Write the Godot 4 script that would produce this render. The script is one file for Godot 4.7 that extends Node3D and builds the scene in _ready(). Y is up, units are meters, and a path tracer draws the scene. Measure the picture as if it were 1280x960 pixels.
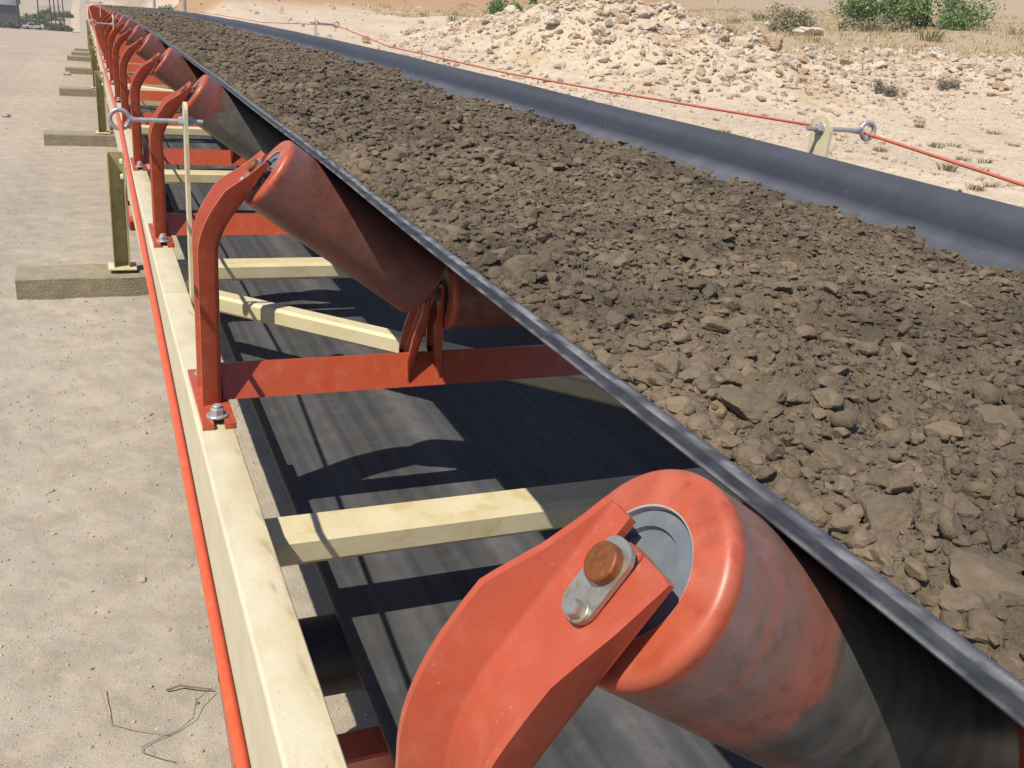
extends Node3D
# A belt conveyor hauling brown crushed ore through a dry quarry yard.
# Scene units are metres. x = across the conveyor, y = up, s = along it (s = -z).

const SC := 1.5973          # centre of the second idler frame along the conveyor
const PITCH := 1.22         # idler spacing
var taken := {}
var M := {}

func _ready():
	setting_view()
	make_materials()
	build_ground()
	build_frame()
	build_belt()
	build_idlers()
	build_return_idlers()
	build_sleepers()
	build_cords()
	build_ore()
	build_yard_things()
	build_right_bank()
	build_far_left()

# ------------------------------------------------------------------ view, sky, sun
func setting_view():
	var cam := Camera3D.new()
	cam.name = "camera"
	var yaw := 0.4263289; var pit := 0.3734333; var rol := 0.0924256
	var f := Vector3(sin(yaw) * cos(pit), -sin(pit), -cos(yaw) * cos(pit))
	var r := Vector3(cos(yaw), 0, sin(yaw))
	var u := r.cross(f)
	var r2 := r * cos(rol) + u * sin(rol)
	var u2 := u * cos(rol) - r * sin(rol)
	cam.transform = Transform3D(Basis(r2, u2, -f), Vector3(-0.1240, 0.67205, 0))
	cam.fov = 43.615
	cam.near = 0.03
	cam.far = 4000.0
	add_child(cam)
	cam.current = true
	var we := WorldEnvironment.new()
	we.name = "environment"
	var e := Environment.new()
	e.background_mode = Environment.BG_SKY
	var sk := Sky.new()
	var pm := ProceduralSkyMaterial.new()
	pm.sky_top_color = Color(0.30, 0.43, 0.66)
	pm.sky_horizon_color = Color(0.74, 0.79, 0.85)
	pm.sky_curve = 0.16
	pm.ground_bottom_color = Color(0.50, 0.44, 0.36)
	pm.ground_horizon_color = Color(0.68, 0.66, 0.62)
	sk.sky_material = pm
	e.sky = sk
	e.tonemap_mode = Environment.TONE_MAPPER_LINEAR
	e.tonemap_exposure = 1.36
	e.sdfgi_enabled = true
	e.ssao_enabled = true
	e.ssil_enabled = true
	e.fog_enabled = true
	e.fog_density = 0.0005
	e.fog_light_color = Color(0.86, 0.87, 0.88)
	we.environment = e
	add_child(we)
	var sun := DirectionalLight3D.new()
	sun.name = "sun"
	sun.light_energy = 1.5
	sun.light_color = Color(1.0, 0.955, 0.89)
	sun.light_angular_distance = 0.5
	sun.shadow_enabled = true
	sun.basis = Basis.looking_at(Vector3(0.60, -1.0, -0.31).normalized())
	add_child(sun)

# ------------------------------------------------------------------ the conveyor's long, gentle crest
func hh(s: float) -> float:
	if s <= 0.0: return 0.0
	return -0.0317550 * (s - 8.216968 * (1.0 - exp(-s / 8.216968)))
func slope(s: float) -> float:
	return -0.0317550 * (1.0 - exp(-maxf(s, 0.0) / 8.216968))
func P(x: float, y: float, s: float) -> Vector3:
	return Vector3(x, y + hh(s), -s)
func at_s(s: float) -> Transform3D:
	return Transform3D(Basis(Vector3(1, 0, 0), atan(slope(s))), Vector3(0, hh(s), -s))

# ------------------------------------------------------------------ naming
func numbered(parent: Node, n: String) -> String:
	var key := str(parent.get_instance_id()) + n
	if not taken.has(key):
		taken[key] = 0
		return n
	taken[key] += 1
	return "%s_%03d" % [n, taken[key]]
func put(parent: Node, o: Node3D, n: String) -> Node3D:
	o.name = numbered(parent, n)
	parent.add_child(o)
	return o
func tag(o: Node, label: String, category: String, group := "", kind := ""):
	if label: o.set_meta("label", label)
	if category: o.set_meta("category", category)
	if group: o.set_meta("group", group)
	if kind: o.set_meta("kind", kind)
func thing(n: String, label: String, category: String, group := "") -> Node3D:
	var o := Node3D.new()
	put(self, o, n)
	tag(o, label, category, group)
	return o
func part(parent: Node, n: String, mesh: Mesh, mat: Material) -> MeshInstance3D:
	var o := MeshInstance3D.new()
	o.mesh = mesh
	if mat: o.material_override = mat
	put(parent, o, n)
	return o

# ------------------------------------------------------------------ mesh helpers (faces given counter-clockwise seen from outside)
func begin() -> SurfaceTool:
	var st := SurfaceTool.new()
	st.begin(Mesh.PRIMITIVE_TRIANGLES)
	return st
func done(st: SurfaceTool) -> ArrayMesh:
	st.generate_normals()
	return st.commit()
func tri(st: SurfaceTool, a: Vector3, b: Vector3, c: Vector3):
	st.add_vertex(a); st.add_vertex(c); st.add_vertex(b)
func quad(st: SurfaceTool, a: Vector3, b: Vector3, c: Vector3, d: Vector3):
	st.add_vertex(a); st.add_vertex(c); st.add_vertex(b)
	st.add_vertex(a); st.add_vertex(d); st.add_vertex(c)
# box with chamfered edges; size is full size
func bx(st: SurfaceTool, t: Transform3D, size: Vector3, b := 0.003):
	st.set_smooth_group(-1)
	var h := size * 0.5
	b = minf(b, minf(h.x, minf(h.y, h.z)) * 0.9)
	var k := h - Vector3(b, b, b)
	var g := func(sx, sy, sz, ax):
		return t * Vector3(sx * (h.x if ax == 0 else k.x), sy * (h.y if ax == 1 else k.y), sz * (h.z if ax == 2 else k.z))
	for s in [1, -1]:
		face(st, [g.call(s, -1, -1, 0), g.call(s, 1, -1, 0), g.call(s, 1, 1, 0), g.call(s, -1, 1, 0)], t.basis.x * s)
		face(st, [g.call(-1, s, -1, 1), g.call(1, s, -1, 1), g.call(1, s, 1, 1), g.call(-1, s, 1, 1)], t.basis.y * s)
		face(st, [g.call(-1, -1, s, 2), g.call(1, -1, s, 2), g.call(1, 1, s, 2), g.call(-1, 1, s, 2)], t.basis.z * s)
	for s in [1, -1]:
		for q in [1, -1]:
			face(st, [g.call(s, q, -1, 0), g.call(s, q, 1, 0), g.call(s, q, 1, 1), g.call(s, q, -1, 1)], t.basis.x * s + t.basis.y * q)
			face(st, [g.call(s, -1, q, 0), g.call(s, 1, q, 0), g.call(s, 1, q, 2), g.call(s, -1, q, 2)], t.basis.x * s + t.basis.z * q)
			face(st, [g.call(-1, s, q, 1), g.call(1, s, q, 1), g.call(1, s, q, 2), g.call(-1, s, q, 2)], t.basis.y * s + t.basis.z * q)
			for w in [1, -1]:
				face(st, [g.call(s, q, w, 0), g.call(s, q, w, 1), g.call(s, q, w, 2)], t.basis.x * s + t.basis.y * q + t.basis.z * w)
# a polygon, turned so that it looks along out
func face(st: SurfaceTool, p: Array, out: Vector3):
	var n: Vector3 = (p[1] - p[0]).cross(p[2] - p[0])
	if n.dot(out) < 0.0: p.reverse()
	for i in range(1, p.size() - 1): tri(st, p[0], p[i], p[i + 1])
func box_mesh(size: Vector3, b := 0.003) -> ArrayMesh:
	var st := begin()
	bx(st, Transform3D.IDENTITY, size, b)
	return done(st)
func tube(st: SurfaceTool, pts: Array, r: float, sides := 8, taper := 1.0):
	st.set_smooth_group(1)
	var rings := []
	var up := Vector3(0.13, 1, 0.07)
	for i in pts.size():
		var d: Vector3 = (pts[mini(i + 1, pts.size() - 1)] - pts[maxi(i - 1, 0)]).normalized()
		if absf(d.dot(up.normalized())) > 0.95: up = Vector3(1, 0.1, 0.1)
		var a := d.cross(up).normalized()
		var b := d.cross(a).normalized()
		up = -b
		var rr := r * lerpf(1.0, taper, float(i) / maxf(1.0, pts.size() - 1))
		var ring := []
		for k in sides:
			var w := TAU * k / sides
			ring.append(pts[i] + (a * cos(w) + b * sin(w)) * rr)
		rings.append(ring)
	for i in pts.size() - 1:
		for k in sides:
			var k2 := (k + 1) % sides
			var out: Vector3 = rings[i][k] + rings[i][k2] - pts[i] * 2.0
			face(st, [rings[i][k], rings[i][k2], rings[i + 1][k2], rings[i + 1][k]], out)
	st.set_smooth_group(-1)
	face(st, rings[0].duplicate(), pts[0] - pts[1])
	face(st, rings[-1].duplicate(), pts[-1] - pts[-2])
# surface of revolution; prof = [[radius, along, smooth group], ...]; colours optional per [i][k]
func lathe(st: SurfaceTool, o: Vector3, ax: Vector3, prof: Array, segs: int, tint = null):
	ax = ax.normalized()
	var a := ax.cross(Vector3(0, 0, 1) if absf(ax.z) < 0.9 else Vector3(1, 0, 0)).normalized()
	var b := ax.cross(a)
	for i in prof.size() - 1:
		st.set_smooth_group(prof[i][2])
		for k in segs:
			var v := []
			for c in [[i, k], [i, k + 1], [i + 1, k + 1], [i + 1, k]]:
				var w: float = TAU * (c[1] % segs) / segs
				v.append([o + ax * prof[c[0]][1] + (a * cos(w) + b * sin(w)) * prof[c[0]][0], c[0], c[1] % segs])
			var w2 := TAU * (k + 0.5) / segs
			var rad := a * cos(w2) + b * sin(w2)
			var out: Vector3 = rad * (prof[i + 1][1] - prof[i][1]) - ax * (prof[i + 1][0] - prof[i][0])
			var n: Vector3 = (v[1][0] - v[0][0]).cross(v[2][0] - v[0][0])
			if n.length_squared() < 1e-16: n = (v[2][0] - v[0][0]).cross(v[3][0] - v[0][0])
			if n.dot(out) < 0.0: v.reverse()
			for q in [0, 2, 1, 0, 3, 2]:
				if tint != null: st.set_color(tint.call(v[q][1], v[q][2]))
				st.add_vertex(v[q][0])
# a flat plate cut to a polygon, in a frame (x, y in the plane, z = thickness, centred)
func plate(st: SurfaceTool, t: Transform3D, poly: PackedVector2Array, thick: float):
	st.set_smooth_group(-1)
	var idx := Geometry2D.triangulate_polygon(poly)
	var h := thick * 0.5
	for i in range(0, idx.size(), 3):
		var a := poly[idx[i]]; var b := poly[idx[i + 1]]; var c := poly[idx[i + 2]]
		for s in [1, -1]:
			face(st, [t * Vector3(a.x, a.y, h * s), t * Vector3(b.x, b.y, h * s), t * Vector3(c.x, c.y, h * s)], t.basis.z * s)
	var cw := Geometry2D.is_polygon_clockwise(poly)
	for i in poly.size():
		var a := poly[i]; var b := poly[(i + 1) % poly.size()]
		var o := Vector3(b.y - a.y, a.x - b.x, 0) * (-1.0 if cw else 1.0)
		face(st, [t * Vector3(a.x, a.y, -h), t * Vector3(b.x, b.y, -h), t * Vector3(b.x, b.y, h), t * Vector3(a.x, a.y, h)], t.basis * o)
func rounded(w: float, hgt: float, r: float, n := 5) -> PackedVector2Array:
	var o := PackedVector2Array()
	for c in [[1, 1, 0], [-1, 1, 1], [-1, -1, 2], [1, -1, 3]]:
		for i in n + 1:
			var a: float = (c[2] + float(i) / n) * PI / 2
			o.append(Vector2(c[0] * (w / 2 - r) + cos(a) * r, c[1] * (hgt / 2 - r) + sin(a) * r))
	return o
func hexagon(st: SurfaceTool, o: Vector3, ax: Vector3, r: float, height: float, spin := 0.0):
	ax = ax.normalized()
	var a := ax.cross(Vector3(0.02, 0.1, 1) if absf(ax.z) < 0.9 else Vector3(1, 0, 0)).normalized()
	var b := ax.cross(a)
	st.set_smooth_group(-1)
	var lo := []; var mid := []; var hi := []
	for k in 6:
		var w := TAU * k / 6 + spin
		var d := a * cos(w) + b * sin(w)
		lo.append(o + d * r); mid.append(o + d * r + ax * height * 0.82); hi.append(o + d * r * 0.86 + ax * height)
	for k in 6:
		var j := (k + 1) % 6
		var out: Vector3 = lo[k] + lo[j] - o * 2.0
		face(st, [lo[k], lo[j], mid[j], mid[k]], out)
		face(st, [mid[k], mid[j], hi[j], hi[k]], out + ax)
	face(st, hi.duplicate(), ax)
	face(st, lo.duplicate(), -ax)
func disc(st: SurfaceTool, o: Vector3, ax: Vector3, r: float, height: float, segs := 20, dome := 0.0):
	var pr := [[0.0001, 0.0, 1], [r, 0.0, 2], [r, height - minf(0.001, height * .3), 3], [r - minf(0.001, height * .3), height, 4], [r * 0.55, height + dome * 0.75, 4], [0.0001, height + dome, 4]]
	lathe(st, o, ax, pr, segs)

# ------------------------------------------------------------------ materials
func nz(sd: int, freq: float, oct := 4, kind := FastNoiseLite.TYPE_SIMPLEX_SMOOTH) -> FastNoiseLite:
	var n := FastNoiseLite.new()
	n.seed = sd; n.frequency = freq; n.noise_type = kind
	n.fractal_type = FastNoiseLite.FRACTAL_FBM
	n.fractal_octaves = oct
	return n
func noise_img(sd: int, size: int, freq: float, oct := 4) -> PackedByteArray:
	var im := nz(sd, freq, oct).get_seamless_image(size, size)
	im.convert(Image.FORMAT_L8)
	return im.get_data()
func img_tex(data: PackedByteArray, size: int) -> ImageTexture:
	var im := Image.create_from_data(size, size, false, Image.FORMAT_RGB8, data)
	im.generate_mipmaps()
	return ImageTexture.create_from_image(im)
# tile made of a base tone ramp, blotches of a second tone, and fine specks
func paint_tex(sd: int, lo: Color, hi: Color, blot: Color, blot_at: float, blot_soft: float, speck: Color, speck_at: float, fine := 0.1, size := 512) -> ImageTexture:
	var a := noise_img(sd, size, 5.0 / size, 5)
	var b := noise_img(sd + 7, size, 9.0 / size, 6)
	var c := noise_img(sd + 13, size, 90.0 / size, 2)
	var out := PackedByteArray()
	out.resize(size * size * 3)
	var rng := RandomNumberGenerator.new()
	rng.seed = sd
	for i in size * size:
		var t := a[i] / 255.0
		var k := clampf((b[i] / 255.0 - blot_at) / blot_soft, 0.0, 1.0)
		var col := lo.lerp(hi, t).lerp(blot, k)
		if c[i] / 255.0 > speck_at: col = col.lerp(speck, 0.75)
		var g := 1.0 + (rng.randf() - 0.5) * fine
		out[i * 3] = clampi(int(col.r * g * 255.0), 0, 255)
		out[i * 3 + 1] = clampi(int(col.g * g * 255.0), 0, 255)
		out[i * 3 + 2] = clampi(int(col.b * g * 255.0), 0, 255)
	return img_tex(out, size)
func bump_tex(sd: int, freq: float, oct: int, size := 512) -> ImageTexture:
	var im := nz(sd, freq / size, oct).get_seamless_image(size, size)
	im.convert(Image.FORMAT_RGB8)
	return ImageTexture.create_from_image(im)
func mat(key: String, tex: Texture2D, metres: float, rough: float, world := true, vcol := false) -> StandardMaterial3D:
	var m := StandardMaterial3D.new()
	m.resource_name = key
	if tex:
		m.albedo_texture = tex
		m.uv1_triplanar = true
		m.uv1_world_triplanar = world
		m.uv1_scale = Vector3.ONE / metres
	m.roughness = rough
	m.vertex_color_use_as_albedo = vcol
	M[key] = m
	return m
func relief(m: StandardMaterial3D, t: Texture2D, cm: float):
	m.heightmap_enabled = true
	m.heightmap_texture = t
	m.heightmap_scale = cm
func make_materials():
	var bf := bump_tex(3, 40.0, 5)
	var bg := bump_tex(4, 14.0, 6)
	var m := mat("cream", paint_tex(11, Color(0.79, 0.755, 0.60), Color(0.85, 0.82, 0.69), Color(0.74, 0.66, 0.44), 0.58, 0.55, Color(0.62, 0.55, 0.38), 0.93, 0.04), 0.8, 0.42)
	relief(m, bf, 0.025)
	m = mat("cream_worn", paint_tex(14, Color(0.93, 0.93, 0.92), Color(1, 1, 1), Color(0.95, 0.93, 0.88), 0.58, 0.5, Color(0.74, 0.69, 0.58), 0.90, 0.06), 0.5, 0.42, true, true)
	relief(m, bf, 0.02)
	m = mat("olive", paint_tex(12, Color(0.60, 0.57, 0.39), Color(0.68, 0.65, 0.47), Color(0.55, 0.48, 0.30), 0.58, 0.4, Color(0.45, 0.40, 0.28), 0.92, 0.05), 0.5, 0.5)
	m = mat("red", paint_tex(21, Color(0.655, 0.285, 0.18), Color(0.70, 0.325, 0.215), Color(0.70, 0.39, 0.30), 0.56, 0.4, Color(0.84, 0.60, 0.50), 0.885, 0.06), 0.34, 0.33)
	m.clearcoat_enabled = true; m.clearcoat = 0.3; m.clearcoat_roughness = 0.22
	relief(m, bg, 0.03)
	m = mat("shell", paint_tex(31, Color(0.86, 0.86, 0.86), Color(1, 1, 1), Color(0.80, 0.77, 0.74), 0.56, 0.3, Color(0.62, 0.58, 0.55), 0.90, 0.08), 0.22, 0.40, false, true)
	relief(m, bf, 0.008)
	m = mat("seal", paint_tex(41, Color(0.36, 0.40, 0.43), Color(0.44, 0.47, 0.50), Color(0.50, 0.47, 0.42), 0.55, 0.4, Color(0.62, 0.60, 0.56), 0.9, 0.06), 0.12, 0.55)
	m = mat("zinc", paint_tex(51, Color(0.66, 0.66, 0.62), Color(0.74, 0.74, 0.70), Color(0.62, 0.58, 0.46), 0.6, 0.3, Color(0.5, 0.46, 0.4), 0.9, 0.06, 256), 0.08, 0.38)
	m.metallic = 0.75
	m = mat("rust", paint_tex(61, Color(0.42, 0.24, 0.13), Color(0.56, 0.33, 0.18), Color(0.62, 0.42, 0.20), 0.6, 0.3, Color(0.3, 0.17, 0.1), 0.85, 0.1, 256), 0.05, 0.5)
	m.metallic = 0.35
	relief(m, bf, 0.02)
	m = mat("belt", paint_tex(71, Color(0.83, 0.83, 0.83), Color(0.95, 0.95, 0.95), Color(1, 1, 1), 0.58, 0.4, Color(1, 1, 1), 0.93, 0.16), 0.5, 0.62, true, true)
	relief(m, bf, 0.03)
	m = mat("ore", paint_tex(81, Color(0.80, 0.79, 0.77), Color(1, 1, 1), Color(1, 0.95, 0.86), 0.6, 0.3, Color(0.72, 0.70, 0.68), 0.86, 0.16), 1.6, 0.85, false, true)
	relief(m, bump_tex(5, 24.0, 6), 0.035)
	m = mat("ore_bed", paint_tex(82, Color(0.80, 0.79, 0.77), Color(1, 1, 1), Color(1, 0.95, 0.86), 0.6, 0.3, Color(0.72, 0.70, 0.68), 0.82, 0.2), 0.14, 0.9, true, true)
	relief(m, bump_tex(6, 36.0, 6), 0.35)
	m = mat("soil", paint_tex(91, Color(0.86, 0.86, 0.86), Color(0.98, 0.98, 0.98), Color(1, 0.98, 0.94), 0.55, 0.4, Color(0.70, 0.68, 0.66), 0.82, 0.28, 1024), 0.9, 0.95, true, true)
	relief(m, bump_tex(7, 170.0, 4, 1024), 0.11)
	var d := paint_tex(95, Color(0.90, 0.89, 0.88), Color(1, 1, 1), Color(1, 0.98, 0.95), 0.55, 0.4, Color(0.8, 0.8, 0.8), 0.95, 0.05)
	m.detail_enabled = true
	m.detail_albedo = d
	m.detail_blend_mode = BaseMaterial3D.BLEND_MODE_MUL
	m.detail_uv_layer = BaseMaterial3D.DETAIL_UV_1
	m = mat("stone", paint_tex(101, Color(0.84, 0.84, 0.84), Color(1, 1, 1), Color(0.98, 0.92, 0.84), 0.55, 0.4, Color(0.75, 0.72, 0.7), 0.88, 0.12), 1.6, 0.9, false, true)
	var sb := bump_tex(8, 22.0, 6)
	relief(m, sb, 0.03)
	m = mat("boulder", M.stone.albedo_texture, 1.6, 0.9, false, true)
	relief(m, sb, 0.3)
	m = mat("pebble", M.stone.albedo_texture, 1.6, 0.9, false, true)
	m = mat("timber", timber_tex(), 0.5, 0.9)
	relief(m, bf, 0.2)
	m = mat("cord", paint_tex(121, Color(0.80, 0.33, 0.17), Color(0.84, 0.38, 0.22), Color(0.80, 0.43, 0.31), 0.6, 0.3, Color(0.9, 0.5, 0.4), 0.93, 0.06, 256), 0.1, 0.38)
	m = mat("cord_faded", paint_tex(122, Color(0.74, 0.37, 0.28), Color(0.78, 0.42, 0.33), Color(0.76, 0.48, 0.40), 0.6, 0.3, Color(0.8, 0.6, 0.5), 0.93, 0.06, 256), 0.1, 0.55)
	m = mat("galv", paint_tex(131, Color(0.62, 0.63, 0.64), Color(0.72, 0.73, 0.74), Color(0.66, 0.64, 0.6), 0.6, 0.3, Color(0.5, 0.5, 0.5), 0.9, 0.06, 256), 0.08, 0.36)
	m.metallic = 0.35
	m = mat("leaf", null, 1.0, 0.7, false, true)
	m.backlight_enabled = true
	m.backlight = Color(0.30, 0.32, 0.16)
	m = mat("black", paint_tex(141, Color(0.075, 0.075, 0.08), Color(0.11, 0.11, 0.115), Color(0.17, 0.155, 0.14), 0.6, 0.3, Color(0.2, 0.18, 0.16), 0.9, 0.1, 256), 0.2, 0.5)
	m = mat("pale_metal", paint_tex(151, Color(0.56, 0.60, 0.63), Color(0.64, 0.68, 0.71), Color(0.55, 0.53, 0.50), 0.62, 0.3, Color(0.5, 0.5, 0.5), 0.95, 0.05, 256), 4.0, 0.5)
	m = mat("dark_wall", paint_tex(161, Color(0.25, 0.26, 0.29), Color(0.30, 0.31, 0.34), Color(0.33, 0.32, 0.33), 0.62, 0.3, Color(0.2, 0.2, 0.2), 0.95, 0.05, 256), 6.0, 0.7)
	m = mat("white_paint", paint_tex(171, Color(0.80, 0.80, 0.79), Color(0.86, 0.86, 0.85), Color(0.7, 0.66, 0.6), 0.7, 0.3, Color(0.6, 0.6, 0.6), 0.97, 0.04, 256), 2.0, 0.35)
	m = mat("glass", null, 1.0, 0.08)
	m.albedo_color = Color(0.06, 0.07, 0.08)
	m = mat("wood_pole", paint_tex(181, Color(0.24, 0.20, 0.17), Color(0.32, 0.27, 0.23), Color(0.2, 0.17, 0.15), 0.6, 0.3, Color(0.15, 0.13, 0.1), 0.9, 0.1, 256), 1.0, 0.9)
func timber_tex() -> ImageTexture:
	var size := 512
	var a := noise_img(111, size, 6.0 / size, 5)
	var g := noise_img(113, size, 40.0 / size, 4)
	var out := PackedByteArray()
	out.resize(size * size * 3)
	var rng := RandomNumberGenerator.new()
	rng.seed = 5
	var rows := []
	for y in size: rows.append(rng.randf())
	for y in size:
		for x in size:
			var i := y * size + x
			var streak: float = lerpf(g[y * size + (x / 12) % size] / 255.0, rows[y], 0.4)
			var col := Color(0.45, 0.415, 0.335).lerp(Color(0.66, 0.625, 0.53), streak * 0.7 + a[i] / 255.0 * 0.4)
			out[i * 3] = clampi(int(col.r * 255), 0, 255)
			out[i * 3 + 1] = clampi(int(col.g * 255), 0, 255)
			out[i * 3 + 2] = clampi(int(col.b * 255), 0, 255)
	return img_tex(out, size)

# ------------------------------------------------------------------ ground
var ridge := [[10.6, 27.5, -0.1], [10.6, 25.9, 0.45], [10.5, 22.6, 0.75], [10.3, 19.6, 1.0], [10.8, 18.8, 0.9], [11.0, 17.8, 0.62], [11.4, 17.0, 0.5], [12.0, 16.6, 0.28], [13.4, 17.3, 0.0], [16.3, 18.9, 0.2], [17.5, 17.7, 0.38], [18.9, 16.25, 0.48], [20.4, 14.2, 0.55], [23.0, 10.5, 0.6], [25.0, 6.0, 0.5]]
var n_big := nz(201, 0.09, 4)
var n_mid := nz(202, 0.7, 4)
var n_rub := nz(203, 1.6, 4)
var n_clod := nz(204, 7.0, 3)
var n_grit := nz(205, 26.0, 4)
func ridge_lift(x: float, s: float) -> Vector2:
	# height of the rubble bank above its base and how stony it is
	if x < 4.0 or x > 30.0 or s < 2.0 or s > 36.0: return Vector2.ZERO
	var best := 0.0
	var p := Vector2(x, s)
	for i in ridge.size() - 1:
		var a := Vector2(ridge[i][0], ridge[i][1]); var b := Vector2(ridge[i + 1][0], ridge[i + 1][1])
		var t := clampf((p - a).dot(b - a) / (b - a).length_squared(), 0.0, 1.0)
		var d := p.distance_to(a.lerp(b, t))
		var q := a.lerp(b, t)
		var hgt := maxf(0.0, lerpf(ridge[i][2], ridge[i + 1][2], t) - bank_base(q.x, q.y) - 0.06)
		best = maxf(best, hgt * exp(-pow(d / 2.3, 2.0)))
	return Vector2(best, clampf(best * 2.2, 0.0, 1.0))
func bank_base(x: float, s: float) -> float:
	return -0.66 + smoothstep(15.0, 30.0, sqrt(x * x + s * s)) * 0.075 * maxf(0.0, x - 4.0)
func left_profile(s: float) -> float:
	var y := -0.66 + hh(s)
	if s > 18.0: y -= 0.0215 * (s - 18.0) * smoothstep(18.0, 34.0, s)
	if s > 320.0: y += 0.0732 * (s - 320.0) * smoothstep(320.0, 420.0, s)
	return y
func ground_y(x: float, s: float) -> float:
	var w := smoothstep(0.015, 0.11, (x - 1.0) / maxf(s, 12.0))
	var l := left_profile(s)
	var y := l
	if x < -4.0: y += 0.3 * smoothstep(4.0, 30.0, -x) * n_big.get_noise_2d(x, s)
	if w > 0.0:
		var dd := sqrt(x * x + s * s)
		var r := bank_base(x, s)
		r += 5.5 * exp(-pow((x - 17.0) / 12.0, 2.0) - pow((s - 63.0) / 9.5, 2.0))
		r += smoothstep(60.0, 400.0, dd) * 24.0
		r += smoothstep(14.0, 40.0, dd) * 0.35 * n_big.get_noise_2d(x, s)
		r += smoothstep(6.0, 12.0, dd) * 0.05 * n_rub.get_noise_2d(x * 1.3 + 9.0, s * 1.3)
		r += ridge_lift(x, s).x * (1.0 + 0.30 * n_mid.get_noise_2d(x, s)) + ridge_lift(x, s).y * 0.16 * n_rub.get_noise_2d(x, s)
		y = lerpf(l, r, w)
	var far_d := sqrt(x * x + s * s)
	if far_d > 500.0: y += smoothstep(500.0, 1500.0, far_d) * 150.0
	var near := 1.0 - smoothstep(6.0, 40.0, far_d)
	y += 0.010 * n_mid.get_noise_2d(x + 40.0, s)
	if near > 0.0:
		y += near * (0.0035 * n_clod.get_noise_2d(x, s))
		if far_d < 7.0 and x < 1.0: y += 0.0036 * n_grit.get_noise_2d(x, s) * (1.0 - smoothstep(4.0, 7.0, far_d))
	return y
func soil_colour(x: float, s: float) -> Color:
	var w := smoothstep(0.9, 2.6, x + 0.02 * s)
	var c := Color(0.475, 0.432, 0.350).lerp(Color(0.68, 0.57, 0.425), w)
	# the track further up the yard is paler and pinker
	if x < 1.0: c = c.lerp(Color(0.53, 0.450, 0.35), smoothstep(3.0, 14.0, s))
	var v := n_big.get_noise_2d(x * 3.0, s * 3.0)
	c = c * (1.0 + 0.13 * v + 0.10 * n_mid.get_noise_2d(x * 1.5, s * 0.12))
	if x > 4.0:
		var rl := ridge_lift(x, s)
		c = c.lerp(Color(0.68, 0.585, 0.45), rl.y * 0.7)
		c = c.lerp(Color(0.55, 0.37, 0.19), rl.y * smoothstep(0.15, 0.45, n_mid.get_noise_2d(x * 0.5, s * 0.5)) * 0.8)
		var field := smoothstep(1.5, 5.0, (x - 10.0) * 0.55 + (s - 19.0) * 0.83) * smoothstep(11.0, 16.0, x) * (1.0 - rl.y)
		c = c.lerp(Color(0.46, 0.37, 0.235), field * 0.85)
		var hill := exp(-pow((x - 17.0) / 13.0, 2.0) - pow((s - 63.0) / 13.0, 2.0))
		c = c.lerp(Color(0.49, 0.32, 0.17), smoothstep(0.03, 0.2, hill))
	var dd := sqrt(x * x + s * s)
	if dd > 120.0:
		var scrub := smoothstep(-0.1, 0.35, n_big.get_noise_2d(x * 0.5 + 90.0, s * 0.5))
		c = c.lerp(Color(0.25, 0.23, 0.14), scrub * 0.5 * smoothstep(120.0, 300.0, dd) * smoothstep(3.0, 8.0, absf(x + 0.6)))
	c.a = 1.0
	return c
func steps(list: Array) -> PackedFloat32Array:
	# list = [from, step, to, step, to, ...]; the step eases from one value to the next
	var o := PackedFloat32Array()
	var v: float = list[0]
	var i := 1
	while i < list.size():
		while v < list[i + 1] - 1e-5:
			o.append(v)
			v += list[i]
		v = list[i + 1]
		i += 2
	o.append(v)
	return o
func grid_mesh(xs: PackedFloat32Array, ss: PackedFloat32Array, hf: Callable, cf: Callable) -> ArrayMesh:
	var v := PackedVector3Array(); var c := PackedColorArray(); var ix := PackedInt32Array()
	var nx := xs.size(); var ns := ss.size()
	v.resize(nx * ns); c.resize(nx * ns)
	for j in ns:
		for i in nx:
			v[j * nx + i] = hf.call(xs[i], ss[j])
			c[j * nx + i] = cf.call(xs[i], ss[j])
	for j in ns - 1:
		for i in nx - 1:
			var a := j * nx + i
			ix.append_array([a, a + nx, a + 1, a + 1, a + nx, a + nx + 1])
	var nm := PackedVector3Array(); nm.resize(nx * ns)
	for k in range(0, ix.size(), 3):
		var n := (v[ix[k + 2]] - v[ix[k]]).cross(v[ix[k + 1]] - v[ix[k]])
		nm[ix[k]] += n; nm[ix[k + 1]] += n; nm[ix[k + 2]] += n
	for k in nm.size(): nm[k] = nm[k].normalized()
	var arr := []
	arr.resize(Mesh.ARRAY_MAX)
	arr[Mesh.ARRAY_VERTEX] = v; arr[Mesh.ARRAY_NORMAL] = nm; arr[Mesh.ARRAY_COLOR] = c; arr[Mesh.ARRAY_INDEX] = ix
	var me := ArrayMesh.new()
	me.add_surface_from_arrays(Mesh.PRIMITIVE_TRIANGLES, arr)
	return me
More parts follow.
